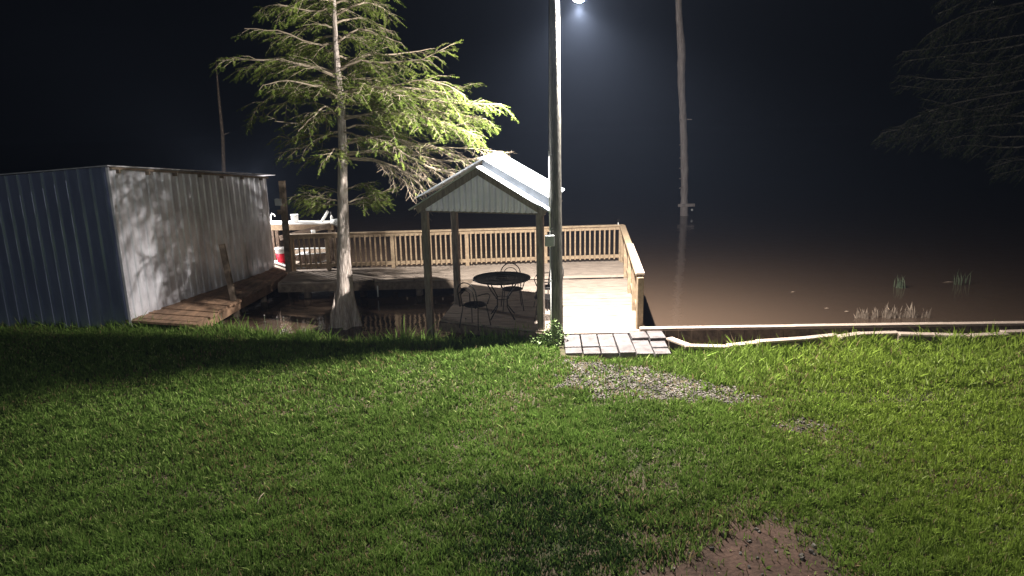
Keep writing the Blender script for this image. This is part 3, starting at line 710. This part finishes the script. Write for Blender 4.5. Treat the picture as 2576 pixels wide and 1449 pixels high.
def limb(wood, lv, pts, r0, leaf=1.0, start=.22, dens=1.0, sub=.9, droop=.35):
    path = smooth_path(pts, 10); n_ = len(path)
    path = [p + Vector((random.uniform(-.02, .02), random.uniform(-.02, .02), random.uniform(-.02, .02))) if 0 < i < n_ - 1 else p for i, p in enumerate(path)]
    wood.tube(path, [r0 * (1 - .85 * i / (n_ - 1)) + .003 for i in range(n_)], 6)
    L_ = sum((path[i + 1] - path[i]).length for i in range(n_ - 1))
    ns = max(4, int(L_ * 9 * dens))
    for k in range(ns):
        t = start + (1 - start) * (k + random.random() * .8) / ns; t = min(t, .995)
        i = min(int(t * (n_ - 1)), n_ - 2); p = path[i].lerp(path[i + 1], t * (n_ - 1) - i); d = (path[i + 1] - path[i]).normalized()
        sgn = 1 if k % 2 else -1
        lat = d.cross(Vector((0, 0, 1))).normalized() * sgn
        l2_ = sub * L_ * .34 * (1.15 - t) * random.uniform(.55, 1.25) + .14
        dr = Vector((0, 0, -droop * random.uniform(.1, 1.6)))
        if random.random() < .22: dr = Vector((0, 0, .25))
        v = (d * random.uniform(.5, 1.0) + lat * random.uniform(.35, .9) + dr).normalized()
        q = [p, p + v * l2_ * .5 + Vector((random.uniform(-.03, .03),) * 3), p + v * l2_ + Vector((0, 0, -.10 * l2_ - random.uniform(0, .06)))]
        wood.tube(q, [max(.004, r0 * .28 * (1 - t * .6)), .005, .003], 4, False)
        nt_ = max(3, int(l2_ * 17))
        for j in range(nt_):
            s_ = (j + .6) / nt_; pp = q[0].lerp(q[1], s_ * 2) if s_ < .5 else q[1].lerp(q[2], s_ * 2 - 1)
            vd = (q[2] - q[0]).normalized(); lt = vd.cross(Vector((random.uniform(-.4, .4), random.uniform(-.3, .3), 1))).normalized() * (1 if j % 2 else -1)
            dd = (vd * .7 + lt * random.uniform(.4, 1) + Vector((0, 0, random.uniform(-.5, .15)))).normalized()
            fl = random.uniform(.10, .20)
            if random.random() < leaf: frond(lv, pp, dd, fl, 6, .05, .014)
            if random.random() < .5 or leaf < .5: wood.tube([pp, pp + dd * fl * (1.2 if leaf < .6 else .8)], [.0035, .002], 3, False)
        if leaf > .5: frond(lv, q[2], (q[2] - q[1]), .16, 6, .05, .014)

TY = 14.55
tr = thing('cypress_tree', (-3.6, TY, WZ), 'large green bald cypress with a flared pale trunk standing in the water', 'tree')
tp_ = [(-3.6, .5 - 1.2 * 1), ]
trunk_px = [(873, 850), (872, 800), (868, 750), (867, 700), (865, 640), (863, 560), (862, 450), (861, 350), (858, 260), (850, 190), (845, 120), (842, 60), (840, 0), (838, -120), (836, -260)]
cen = [P(x, y, TY) for x, y in trunk_px]; cen[0].z = -.62
rads = [.30, .235, .19, .165, .142, .118, .10, .087, .078, .066, .052, .046, .04, .034, .02]
pp = []; rr_ = []
for i in range(len(cen) - 1):
    for k in range(5):
        t = k / 5; pp.append(cen[i].lerp(cen[i + 1], t)); rr_.append(rads[i] + (rads[i + 1] - rads[i]) * t)
pp.append(cen[-1]); rr_.append(rads[-1]); NS = 28; vs = []; fs = []
for i, (p, r_) in enumerate(zip(pp, rr_)):
    fl = max(0, min(1, (.55 - p.z) / 1.0)) ** 1.2
    for k in range(NS):
        a = 2 * math.pi * k / NS
        but = 1 + fl * (.34 * math.cos(5 * a + .6) + .14 * math.cos(9 * a + 1)) + .03 * math.sin(3 * a + p.z * 4) + .02 * math.sin(7 * a - p.z * 9)
        vs.append((p.x + r_ * but * math.cos(a), p.y + r_ * but * math.sin(a), p.z))
for i in range(len(pp) - 1):
    for k in range(NS): fs.append((i * NS + k, i * NS + (k + 1) % NS, (i + 1) * NS + (k + 1) % NS, (i + 1) * NS + k))
MB().add(vs, fs).build('trunk', M['bark'], tr, True)
kn = P(853, 815, TY); 
MB().tube([(kn.x - .12, TY - .15, -.7), (kn.x - .10, TY - .12, -.2), (kn.x + .02, TY - .08, .35)], [.07, .05, .012], 8).build('root', M['bark'], tr, True)
wood, lv = MB(), []
def tpt(y):   # trunk centre at picture row y
    for (x0, y0_), (x1, y1_), c0, c1 in zip(trunk_px[:-1], trunk_px[1:], cen[:-1], cen[1:]):
        if y1_ <= y <= y0_: return c0.lerp(c1, (y0_ - y) / (y0_ - y1_))
    return cen[-1]
limbs = [  # start row, [(px, py, dY)...], r, leaf, density
    (195, [(790, 170, -.1), (700, 152, -.3), (620, 150, -.5), (550, 152, -.6)], .032, 1, 1.0),
    (185, [(760, 160, .2), (690, 168, .5), (600, 175, .9)], .025, 1, 1.1),
    (180, [(905, 152, -.1), (960, 158, -.2), (1060, 150, -.4), (1125, 118, -.5)], .030, 1, 1.1),
    (175, [(920, 140, .2), (990, 138, .5), (1085, 122, .9)], .025, 1, 1.0),
    (110, [(900, 75, 0), (955, 88, -.1), (1005, 106, -.2)], .022, .85, 1.0),
    (112, [(790, 108, 0), (700, 78, -.2), (615, 72, -.4)], .022, 1, 1.0),
    (70, [(800, 62, 0), (740, 80, .3), (680, 110, .6)], .018, 1, 1.1),
    (40, [(900, 10, 0), (950, 15, .3), (990, 40, .5)], .018, 1, 1.2),
    (20, [(780, 30, 0), (700, 10, -.3), (660, 20, -.5)], .018, 1, 1.2),
    (10, [(890, -10, 0), (940, -30, -.3), (985, -20, -.6)], .018, 1, 1.2),
    (-30, [(790, -40, 0), (740, -50, .3), (690, -40, .5)], .018, 1, 1.2),
    (60, [(900, 45, .3), (940, 60, .8), (985, 80, 1.2)], .018, 1, 1.2),
    (90, [(790, 100, .3), (760, 130, .8), (700, 150, 1.2)], .018, 1, 1.2),
    (30, [(870, 20, .4), (905, 0, 1.1), (930, 0, 1.5)], .016, 1, 1.2),
    (50, [(820, 30, .5), (790, 10, 1.2), (740, 20, 1.8)], .018, 1, 1.3),
    (90, [(870, 95, .5), (900, 100, 1.2), (950, 110, 1.8)], .018, 1, 1.3),
    (130, [(820, 125, .6), (770, 115, 1.3), (720, 115, 1.9)], .020, 1, 1.3),
    (140, [(880, 150, .6), (920, 165, 1.3), (980, 170, 1.9)], .020, 1, 1.3),
    (170, [(820, 190, .5), (770, 205, 1.2), (700, 215, 1.7)], .022, 1, 1.3),
    (0, [(870, -20, .4), (910, -20, 1.0), (960, 20, 1.3)], .018, 1, 1.3),
    (0, [(810, 0, -.4), (770, -10, -.9), (700, 40, -1.2)], .018, 1, 1.3),
    (200, [(880, 195, .6), (930, 200, 1.4), (1000, 190, 2.0)], .022, 1, 1.3),
    (270, [(830, 280, .6), (790, 300, 0.9), (740, 345, 1.7)], .022, 1, 0.9),
    # bright right-hand mass
    (235, [(920, 225, -.2), (1000, 215, -.5), (1080, 200, -.7), (1170, 240, -.8)], .03, 1, 1.5),
    (250, [(930, 240, -.1), (1030, 245, -.3), (1140, 260, -.5), (1262, 262, -.6)], .032, 1, 1.7),
    (262, [(940, 262, 0), (1040, 268, -.1), (1150, 290, -.2), (1225, 300, -.3)], .03, 1, 1.7),
    (240, [(930, 222, .2), (1040, 220, .5), (1120, 235, .7), (1185, 212, .9)], .028, 1, 1.3),
    (300, [(940, 285, -.3), (1020, 285, -.6), (1120, 310, -.8), (1200, 340, -.9)], .026, 1, 1.5),
    (290, [(935, 300, .1), (1030, 305, .3), (1120, 320, .5), (1195, 300, .6)], .026, 1, 1.4),
    (255, [(900, 215, -.5), (960, 225, -1.0), (1010, 240, -1.3)], .024, 1, 1.5),
    (250, [(810, 215, -.4), (850, 225, -1.0), (900, 235, -1.4)], .022, 1, 1.0),
    (325, [(920, 315, .3), (1000, 335, .7), (1080, 370, 1.0)], .022, .9, 1.3),
    # left middle
    (280, [(810, 290, -.2), (760, 310, -.4), (690, 305, -.5)], .024, 1, 0.8),
    (245, [(790, 240, .3), (730, 250, .6), (670, 290, .8)], .024, 1, 0.8),
    (215, [(800, 205, .2), (720, 225, .4), (650, 265, .5), (630, 300, .5)], .024, 1, 0.8),
    (225, [(790, 215, -.3), (720, 205, -.6), (660, 215, -.8)], .022, 1, 0.8),
    (330, [(810, 345, -.2), (760, 370, -.3), (700, 385, -.3)], .022, .6, .8),
    (345, [(800, 340, .3), (745, 350, .7), (700, 340, 1.0)], .022, 1, 0.7),
    (300, [(820, 270, -.5), (790, 290, -1.0), (750, 330, -1.3)], .018, .75, 0.7),
    (370, [(830, 380, .1), (790, 400, .3), (745, 405, .5)], .018, .9, 0.8),
    (380, [(840, 375, -.4), (835, 385, -.8), (820, 405, -1.1)], .016, 1, 0.8),
    (330, [(900, 340, -.4), (960, 355, -.8), (1010, 380, -1.0)], .020, .8, 1.1),
    (350, [(910, 350, .4), (980, 365, .9), (1060, 370, 1.2)], .020, .9, 1.2),
    # low bare limbs to the right
    (392, [(920, 382, 0), (1000, 385, -.1), (1080, 420, -.2), (1150, 440, -.2), (1190, 455, -.2)], .034, .12, .7),
    (385, [(940, 383, .1), (1050, 392, .2), (1150, 405, .3), (1275, 388, .4)], .026, .15, .7),
    (365, [(960, 340, 0), (1060, 365, -.1), (1150, 372, -.2), (1260, 382, -.3)], .024, .3, .7),
    (398, [(930, 405, -.2), (990, 420, -.4), (1060, 470, -.6), (1075, 520, -.6)], .020, .12, .7),
    (396, [(930, 400, .3), (1010, 425, .5), (1100, 470, .7), (1150, 490, .8)], .020, .12, .7),
    # low sprays near the base of the crown
    (505, [(820, 500, -.1), (790, 495, -.2), (740, 490, -.3)], .016, 1, 2.2),
    (515, [(820, 515, .1), (790, 508, .3), (750, 500, .4)], .014, 1, 2.2),
    (490, [(820, 475, .2), (800, 470, .4), (770, 465, .6)], .012, .9, 1.1),
    (510, [(910, 500, 0), (940, 490, -.1), (978, 478, -.2)], .016, 1, 2.6),
    (515, [(905, 512, .1), (935, 505, .2), (965, 500, .3)], .014, 1, 2.6),
    (480, [(900, 465, .2), (930, 470, .4), (965, 490, .6)], .014, 1, 2.4),
]
for y, pts, r_, lf, dn in limbs:
    a = tpt(y); path = [a] + [P(x, yy, TY + dy) for x, yy, dy in pts]
    limb(wood, lv, path, r_, lf, .12 if lf > .5 else .25, dn, sub=.9 if lf > .5 else 1.15, droop=.28 if lf > .5 else .45)
wood.build('limbs', M['twig'], tr)
leaves_obj(lv, 'foliage', M['needle'], tr)

# dark cypress at the right edge
t2 = thing('dark_cypress', (19.5, 24.5, WZ), 'dim drooping cypress boughs hanging in the dark at the right edge', 'tree')
MB().tube([(19.5, 24.5, -.9), (19.4, 24.5, 1), (19.4, 24.5, 4), (19.2, 24.5, 9), (19.1, 24.5, 13)], [.55, .32, .25, .17, .08], 14).build('trunk', M['darkbark'], t2, True)
w2_, lv2 = MB(), []
for (x0, y0_), pts in [((2750, 300), [(2500, 290), (2350, 310), (2215, 335)]), ((2750, 330), [(2560, 345), (2450, 340), (2380, 350)]), ((2750, 200), [(2560, 230), (2400, 260), (2290, 300)]),
                     ((2740, 150), [(2560, 180), (2400, 200), (2260, 190)]), ((2740, 60), [(2560, 90), (2420, 110), (2270, 130)]), ((2740, -20), [(2560, 10), (2420, 40), (2330, 90)]),
                     ((2740, 420), [(2620, 400), (2550, 405), (2500, 418)]), ((2730, -60), [(2560, -60), (2450, -30), (2360, 10)]), ((2740, 260), [(2600, 250), (2480, 280), (2330, 250)]), ((2740, 110), [(2600, 130), (2500, 160), (2380, 150)])]:
    dy = random.uniform(-1.2, 1.2)
    for e_ in range(2):
        path = [P(x0, y0_, 24.5)] + [P(x, y + e_ * 25, 24.5 + (dy + e_ * 1.2) * (k + 1) / 3) for k, (x, y) in enumerate(pts)]
        limb(w2_, lv2, path, .04, .9, .3, .8, sub=.55, droop=.5)
w2_.build('limbs', M['pole'], t2); leaves_obj(lv2, 'foliage', M['darkneedle'], t2)

# dead trunks in the lake
FYd = 31.1
dt = thing('dead_trunk', (7.8, FYd, WZ), 'tall bare dead trunk with a nailed crosspiece rising from the dark water', 'dead tree')
ps = [(1722, 560), (1721, 500), (1722, 440), (1721, 380), (1719, 310), (1716, 250), (1714, 190), (1714, 130), (1709, 60), (1706, 0), (1702, -120), (1699, -240)]
path = [P(x, y, FYd) for x, y in ps]; path[0].z = -.9
rd = [.20, .155, .165, .16, .155, .15, .165, .175, .14, .12, .10, .06]
path = smooth_path(path, 44); rd2 = np.interp(np.linspace(0, 1, len(path)), np.linspace(0, 1, len(rd)), rd)
MB().tube([p + Vector((random.uniform(-.015, .015), 0, 0)) for p in path], [r_ * random.uniform(.93, 1.07) for r_ in rd2], 14).build('trunk', M['darkbark'], dt, True)
c = P(1724, 515, FYd); bevel(MB().box((c.x, FYd - .2, c.z), (.75, .06, .13), .02).build('crosspiece', M['darkbark'], dt), .008)
for y in (300, 360, 398, 425, 448, 470):
    c = P(1721, y, FYd); sg = -1
    MB().tube([c + Vector((0, -.05, 0)), c + Vector((-.24, -.12, -.03 + random.uniform(-.05, .08)))], [.05, .02], 7).build('branch_stub', M['darkbark'], dt)
c = P(1721, 300, FYd); MB().tube([c, c + Vector((.32, -.1, -.02))], [.04, .012], 7).build('branch_stub', M['darkbark'], dt)
c = P(1741, 528, FYd); k_ = MB().tube([c + Vector((0, 0, .05)), c, c + Vector((0, 0, -.05))], [.02, .06, .02], 8).build('marker_float', M['white'], None, True)
tag(k_, 'tiny white round marker just right of the dead trunk base', 'marker')
FY2 = 37
d2 = thing('thin_snag', (P(563, 430, FY2).x, FY2, WZ), 'thin faint bare trunk rising behind the roof of the metal shed', 'dead tree')
path = [P(x, y, FY2) for x, y in ((566, 560), (563, 430), (560, 340), (556, 300), (550, 240), (546, 190), (543, 150))]
MB().tube(path, [.12, .10, .09, .08, .06, .04, .02], 10).build('trunk', M['oldwood'], d2, True)
a = P(560, 340, FY2); MB().tube([a, a + Vector((.35, 0, .12))], [.04, .015], 6).build('branch_stub', M['post'], d2)

# ------------------------------------------------------------------ reeds, weeds, floating bits
def reed(name, p, label, n_, h_, m_, spread=.15, group=None, lean=.3):
    mb = MB()
    for i in range(n_):
        b0 = Vector((p[0] + random.uniform(-spread, spread), p[1] + random.uniform(-spread, spread) * .7, WZ - .05)); hh = h_ * random.uniform(.5, 1.1); ln = Vector((random.uniform(-lean, lean), random.uniform(-lean, lean), 0)) * hh
        w_ = .012; q = [b0, b0 + ln * .3 + Vector((0, 0, hh * .6)), b0 + ln + Vector((0, 0, hh))]; s_ = Vector((w_, 0, 0))
        mb.add([q[0] - s_, q[0] + s_, q[1] + s_, q[1] - s_, q[2]], [(0, 1, 2, 3), (3, 2, 4)])
    return tag(mb.build(name, m_), label, 'plant', group)
reed('water_reed', G(2264, 724, WZ), 'small green reed tuft in the water with one leaf bent left', 18, .36, M['reed'], .12)
reed('water_reed', G(2420, 716, WZ), 'thin grey-green reed tuft farther right with tall separate stems', 10, .48, M['reed'], .2, lean=.35)
for k in range(9):
    x = 2165 + k * 20 + random.uniform(-6, 6); nm = ['at the left end of the dry clump', 'left part of the dry clump', 'short and dense in the dry clump', 'pale and leaning in the dry clump', 'tallest in the middle of the dry clump', 'middle of the dry clump', 'upright single stalk right of the middle', 'thin and curved near the right end', 'at the right end of the dry clump'][k]
    reed('dry_weed', G(x, 802 - random.uniform(0, 4), WZ), 'dry brown weed tuft behind the bulkhead, ' + nm, 14 if k < 7 else 8, .38 if k in (4, 6) else .28, M['deadweed'], .09, 'dry weeds behind the bulkhead')
for i, (x, y, l_) in enumerate(((1995, 735, 'pale leaf floating alone right of the deck railing'), (2080, 776, 'longer pale leaf floating nearer the bulkhead'), (2385, 710, 'flat pale stick floating left of the far reeds'), (2130, 784, 'tiny pale leaf floating left of the dry weeds'))):
    p = G(x, y, WZ + .01); k = .06 if i != 2 else .16
    o = MB().add([p + Vector((-k, 0, 0)), p + Vector((0, -.025, .01)), p + Vector((k, .01, 0)), p + Vector((0, .03, .012)), p + Vector((0, 0, -.02))], [(0, 1, 2, 3), (0, 4, 1), (1, 4, 2), (2, 4, 3), (3, 4, 0)]).build('floating_leaf', M['deadweed'])
    tag(o, l_, 'leaf', 'leaves floating on the water')
# stalks against the dark water
st = [(1172, 858, 803, 1), (1306, 866, 838, 1), (1337, 860, 832, 1), (1100, 870, 832, 0), (1131, 862, 842, 0), (1225, 868, 845, 0), (720, 850, 800, 1), (750, 850, 803, 0), (668, 838, 795, 1), (700, 842, 800, 1), (603, 830, 792, 0), (560, 826, 788, 0)]
for i, (x, yb, yt, fl) in enumerate(st):
    p = G(x, yb, -.36); hh = max(.12, P(x, yt, p.y).z - p.z)
    s_ = thing('weed_stalk', p, ['tall weed stalk with a white flower head left of the shelter shadow centre', 'weed stalk with a pale bud in front of the table', 'leaning weed stalk with a pale bud near the right shelter post',
        'plain weed stalk left of the flowering one before the dark water', 'short weed stalk just left of the flowering one', 'weed stalk right of the flowering one', 'weed stalk with pale head on the bank left of the cypress', 'plain weed stalk nearest the cypress on the left bank',
        'pale-headed weed stalk below the stub post', 'pale-headed weed stalk on the left bank between two others', 'plain weed stalk right of the walkway end', 'plain weed stalk at the walkway end'][i], 'weed', 'weed stalks at the water edge')
    q = Vector((p.x + random.uniform(-.03, .03), p.y, p.z + hh))
    MB().tube([p + Vector((0, 0, -.1)), p.lerp(q, .5) + Vector((.008, 0, 0)), q], [.006, .005, .004], 5).build('stem', M['reed'], s_)
    if fl: MB().tube([q, q + Vector((0, 0, .012)), q + Vector((0, 0, .03))], [.006, .018, .008], 8).build('flower_head', M['concrete'], s_)
# broad-leaved weed at the pole foot
bw = thing('leafy_weed', (.62, 12.2, -.25), 'pale green leafy weed clump growing around the foot of the utility pole', 'plant')
mb = MB()
for i in range(900):
    a = random.uniform(0, 6.28); r_ = abs(random.gauss(0, .20)); h_ = random.uniform(0, .50) * max(.15, 1 - r_ / .48)
    c = Vector((.74 + r_ * math.cos(a) * 1.1 + (-.12 if h_ < .2 else .0), 12.02 + r_ * math.sin(a) * .5, -.25 + h_ * 1.15))
    d = Vector((random.uniform(-1, 1), random.uniform(-1, .4), random.uniform(-.3, .7))).normalized(); s_ = d.cross(Vector((random.uniform(-1, 1), .5, 1))).normalized(); l_ = random.uniform(.03, .065)
    mb.add([c, c + d * l_ * .5 + s_ * l_ * .38, c + d * l_, c + d * l_ * .5 - s_ * l_ * .38], [(0, 1, 2, 3)])
mb.build('leaves', M['broadleaf'], bw)
mb = MB()
for i in range(16):
    a = random.uniform(0, 6.28); mb.tube([(.74, 12.02, -.3), (.74 + .16 * math.cos(a), 12.02 + .08 * math.sin(a), .0 + random.uniform(0, .2))], [.006, .003], 4)
mb.build('stems', M['reed'], bw)
tw = MB().tube([P_ for P_ in (G(648, 1270, -.08), G(650, 1258, -.04), G(656, 1248, -.03), G(664, 1240, -.06))], .004, 5).build('curved_twig', M['deadweed'])
tag(tw, 'small curved pale twig lying on the lawn at lower left', 'twig')

# ------------------------------------------------------------------ lawn
def grass_mesh():
    X, Y, SC = [], [], []
    for (ya, yb, dens, hgt) in ((4.4, 6.5, 5600, .9), (6.5, 9, 3900, 1.0), (9, 15.2, 2500, 1.1)):
        xa, xb = -(yb * .86 + 1.0), yb * .86 + 1.0
        n_ = int((xb - xa) * (yb - ya) * dens)
        x = rng.uniform(xa, xb, n_); y = rng.uniform(ya, yb, n_)
        X.append(x); Y.append(y); SC.append(np.full(n_, hgt))
    x, y, sc = map(np.concatenate, (X, Y, SC))
    sh = np.interp(x, SX, SY); d = sh - y
    bare = np.maximum(dirt(x, y), np.maximum(gravel(x, y) * .86, spot(x, y) * .8))
    clump = .5 + .25 * np.sin(x * 2.3 + 1.3 * np.sin(y * 1.9)) + .25 * np.sin(y * 3.1 + 1.7 * np.sin(x * 1.3))
    fine = np.sin(x * 9.1 + 2 * np.sin(y * 7.3)) * np.sin(y * 8.3 + 2 * np.sin(x * 6.1))
    keep = (d > -.05) & (rng.random(len(x)) > bare * .97) & (rng.random(len(x)) < .72 + .28 * clump)
    keep &= ~((x > .80) & (x < 2.78) & (y > 11.18))
    keep &= ~((x < -7.9) & (y > 14.0 - (x + 7.9) * .22))
    x, y, sc, d, clump, fine = (v[keep] for v in (x, y, sc, d, clump, fine)); n_ = len(x)
    z = zland(x, y)
    edge = np.exp(-np.clip(d, 0, 9) / .42); lf = x < 1.2
    h_ = (.036 + .034 * rng.random(n_)) * (1 + .6 * fine) * (1 + .35 * clump)
    h_ *= 1 - .3 * np.exp(-(((x - .45) / 1.0) ** 2 + ((y - 5.75) / .8) ** 2))
    h_ *= 1 + edge * np.where(lf, 2.6, 1.6) * (.3 + 1.1 * rng.random(n_))
    h_ *= 1 + np.where((x > 2.7) & (y > 9.5), .5, 0)
    a = rng.uniform(0, 2 * np.pi, n_); w_ = (.0040 + .0042 * rng.random(n_)) * np.clip(y / 7, .9, 1.7)
    ln = rng.normal(0, .55, n_) * h_; la = rng.uniform(0, 2 * np.pi, n_)
    broad = rng.random(n_) < .10                                 # clover-like little leaves among the blades
    w_ = np.where(broad, w_ * 2.6, w_); h_ = np.where(broad, h_ * .7, h_); ln = np.where(broad, h_ * 1.3, ln)
    cx, cy = np.cos(a) * w_, np.sin(a) * w_; ox, oy = np.cos(la) * ln, np.sin(la) * ln
    V = np.empty((n_, 5, 3), np.float32)
    V[:, 0] = np.stack([x - cx, y - cy, z - .01], -1); V[:, 1] = np.stack([x + cx, y + cy, z - .01], -1)
    V[:, 2] = np.stack([x + ox * .4 + cx * .8, y + oy * .4 + cy * .8, z + h_ * .6], -1); V[:, 3] = np.stack([x + ox * .4 - cx * .8, y + oy * .4 - cy * .8, z + h_ * .6], -1)
    V[:, 4] = np.stack([x + ox, y + oy, z + h_], -1)
    me = bpy.data.meshes.new('lawn_grass'); me.vertices.add(n_ * 5); me.vertices.foreach_set('co', V.reshape(-1))
    li = (np.arange(n_)[:, None] * 5 + np.array([0, 1, 2, 3, 3, 2, 4])[None]).astype(np.int32).reshape(-1)
    me.loops.add(len(li)); me.loops.foreach_set('vertex_index', li)
    ls = (np.arange(n_)[:, None] * 7 + np.array([0, 4])[None]).astype(np.int32).reshape(-1); lt = np.tile(np.array([4, 3], np.int32), n_)
    me.polygons.add(2 * n_); me.polygons.foreach_set('loop_start', ls); me.polygons.foreach_set('loop_total', lt)
    base = np.array([.125, .20, .042]); pale = np.array([.30, .36, .12]); brown = np.array([.22, .16, .085]); yel = np.array([.215, .285, .040])
    r1 = rng.random(n_)[:, None]; pt_ = (wob2(x * .45, y * .55) + .6 * wob2(x * .17 + 3, y * .2 + 1))[:, None]; c_ = base * (.72 + .5 * r1) * (1 + .28 * pt_)
    t = np.clip((x - 1.5) / 3.5, 0, 1)[:, None] * .75; c_ = c_ * (1 - t) + yel * (.7 + .6 * r1) * t
    m1 = (rng.random(n_) < .07)[:, None]; c_ = np.where(m1, pale, c_)
    dk_ = np.exp(-(((x - .38 - .35 * (6 - y) * .5 + .15 * np.sin(y * 6 + x * 2)) / .88) ** 2 + ((y - 5.95) / 1.0) ** 2) ** 1.7); dk_ = np.clip(dk_ + .35 * wob2(x * .8, y) * (dk_ > .05), 0, 1); mk = (rng.random(n_) < .85 * dk_)[:, None]   # soft-edged patch where most blades get a darker green
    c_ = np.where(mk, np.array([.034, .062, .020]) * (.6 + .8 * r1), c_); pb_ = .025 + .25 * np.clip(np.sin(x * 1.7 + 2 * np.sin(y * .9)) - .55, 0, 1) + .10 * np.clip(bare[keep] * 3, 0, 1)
    m2 = (rng.random(n_) < pb_)[:, None]; c_ = np.where(m2, brown * (.5 + r1), c_)
    e2 = (edge * .5)[:, None] * lf[:, None]; c_ = c_ * (1 - e2) + np.array([.17, .27, .06]) * e2
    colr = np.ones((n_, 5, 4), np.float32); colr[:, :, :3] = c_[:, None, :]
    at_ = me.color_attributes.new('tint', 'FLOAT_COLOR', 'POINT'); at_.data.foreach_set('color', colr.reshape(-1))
    me.materials.append(M['grass']); me.update(calc_edges=True)
    o = bpy.data.objects.new('lawn_grass', me); COL.objects.link(o)
    tag(o, 'short uneven green lawn grass sloping to the water', 'grass', None, 'stuff')
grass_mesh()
# gravel / wood chips
def chips():
    n_ = 9000; x = rng.uniform(.3, 3.8, n_); y = rng.uniform(8.6, 11.2, n_)
    g_ = np.maximum(gravel(x, y), 0); k = rng.random(n_) < g_ * .9; x, y = x[k], y[k]
    x2 = rng.uniform(3.2, 4.3, 500); y2 = rng.uniform(8.0, 8.7, 500); k = rng.random(500) < spot(x2, y2) * .6
    x3 = rng.uniform(.6, 3.2, 500); y3 = rng.uniform(4.6, 6.4, 500); k3 = rng.random(500) < dirt(x3, y3) * .25 + spot(x3, y3) * .5
    x = np.concatenate([x, x2[k], x3[k3]]); y = np.concatenate([y, y2[k], y3[k3]]); z = zland(x, y)
    mb = MB()
    for a, b_, c in zip(x, y, z):
        s_ = random.uniform(.010, .028); ang = random.uniform(0, 3.14); c1, s1 = math.cos(ang), math.sin(ang); pts = []
        for zz in (0, 1):
            for u, v in ((-1, -.6), (1, -.7), (.9, .6), (-.8, .7)):
                k = s_ * (1 - .25 * zz) * random.uniform(.75, 1.2); pts.append((a + (u * c1 - v * s1) * k, b_ + (u * s1 + v * c1) * k, c + zz * s_ * random.uniform(.5, 1.3) - .004))
        mb.hexa(pts)
    tag(mb.build('gravel', M['stone']), 'grey brown gravel and wood chips scattered in front of the slabs', 'gravel', None, 'stuff')
chips()

# ------------------------------------------------------------------ haze
hz = MB().box((0, 150, 20), (560, 420, 80)); hz = hz.build('haze', bpy.data.materials.new('haze')); hz['kind'] = 'stuff'
hm = hz.data.materials[0]; hm.use_nodes = True; nt = hm.node_tree; nt.nodes.remove(nt.nodes['Principled BSDF'])
pv = nt.nodes.new('ShaderNodeVolumePrincipled'); pv.inputs['Density'].default_value = .0007; pv.inputs['Color'].default_value = (.55, .68, 1, 1)
nt.links.new(pv.outputs[0], nt.nodes['Material Output'].inputs['Volume'])
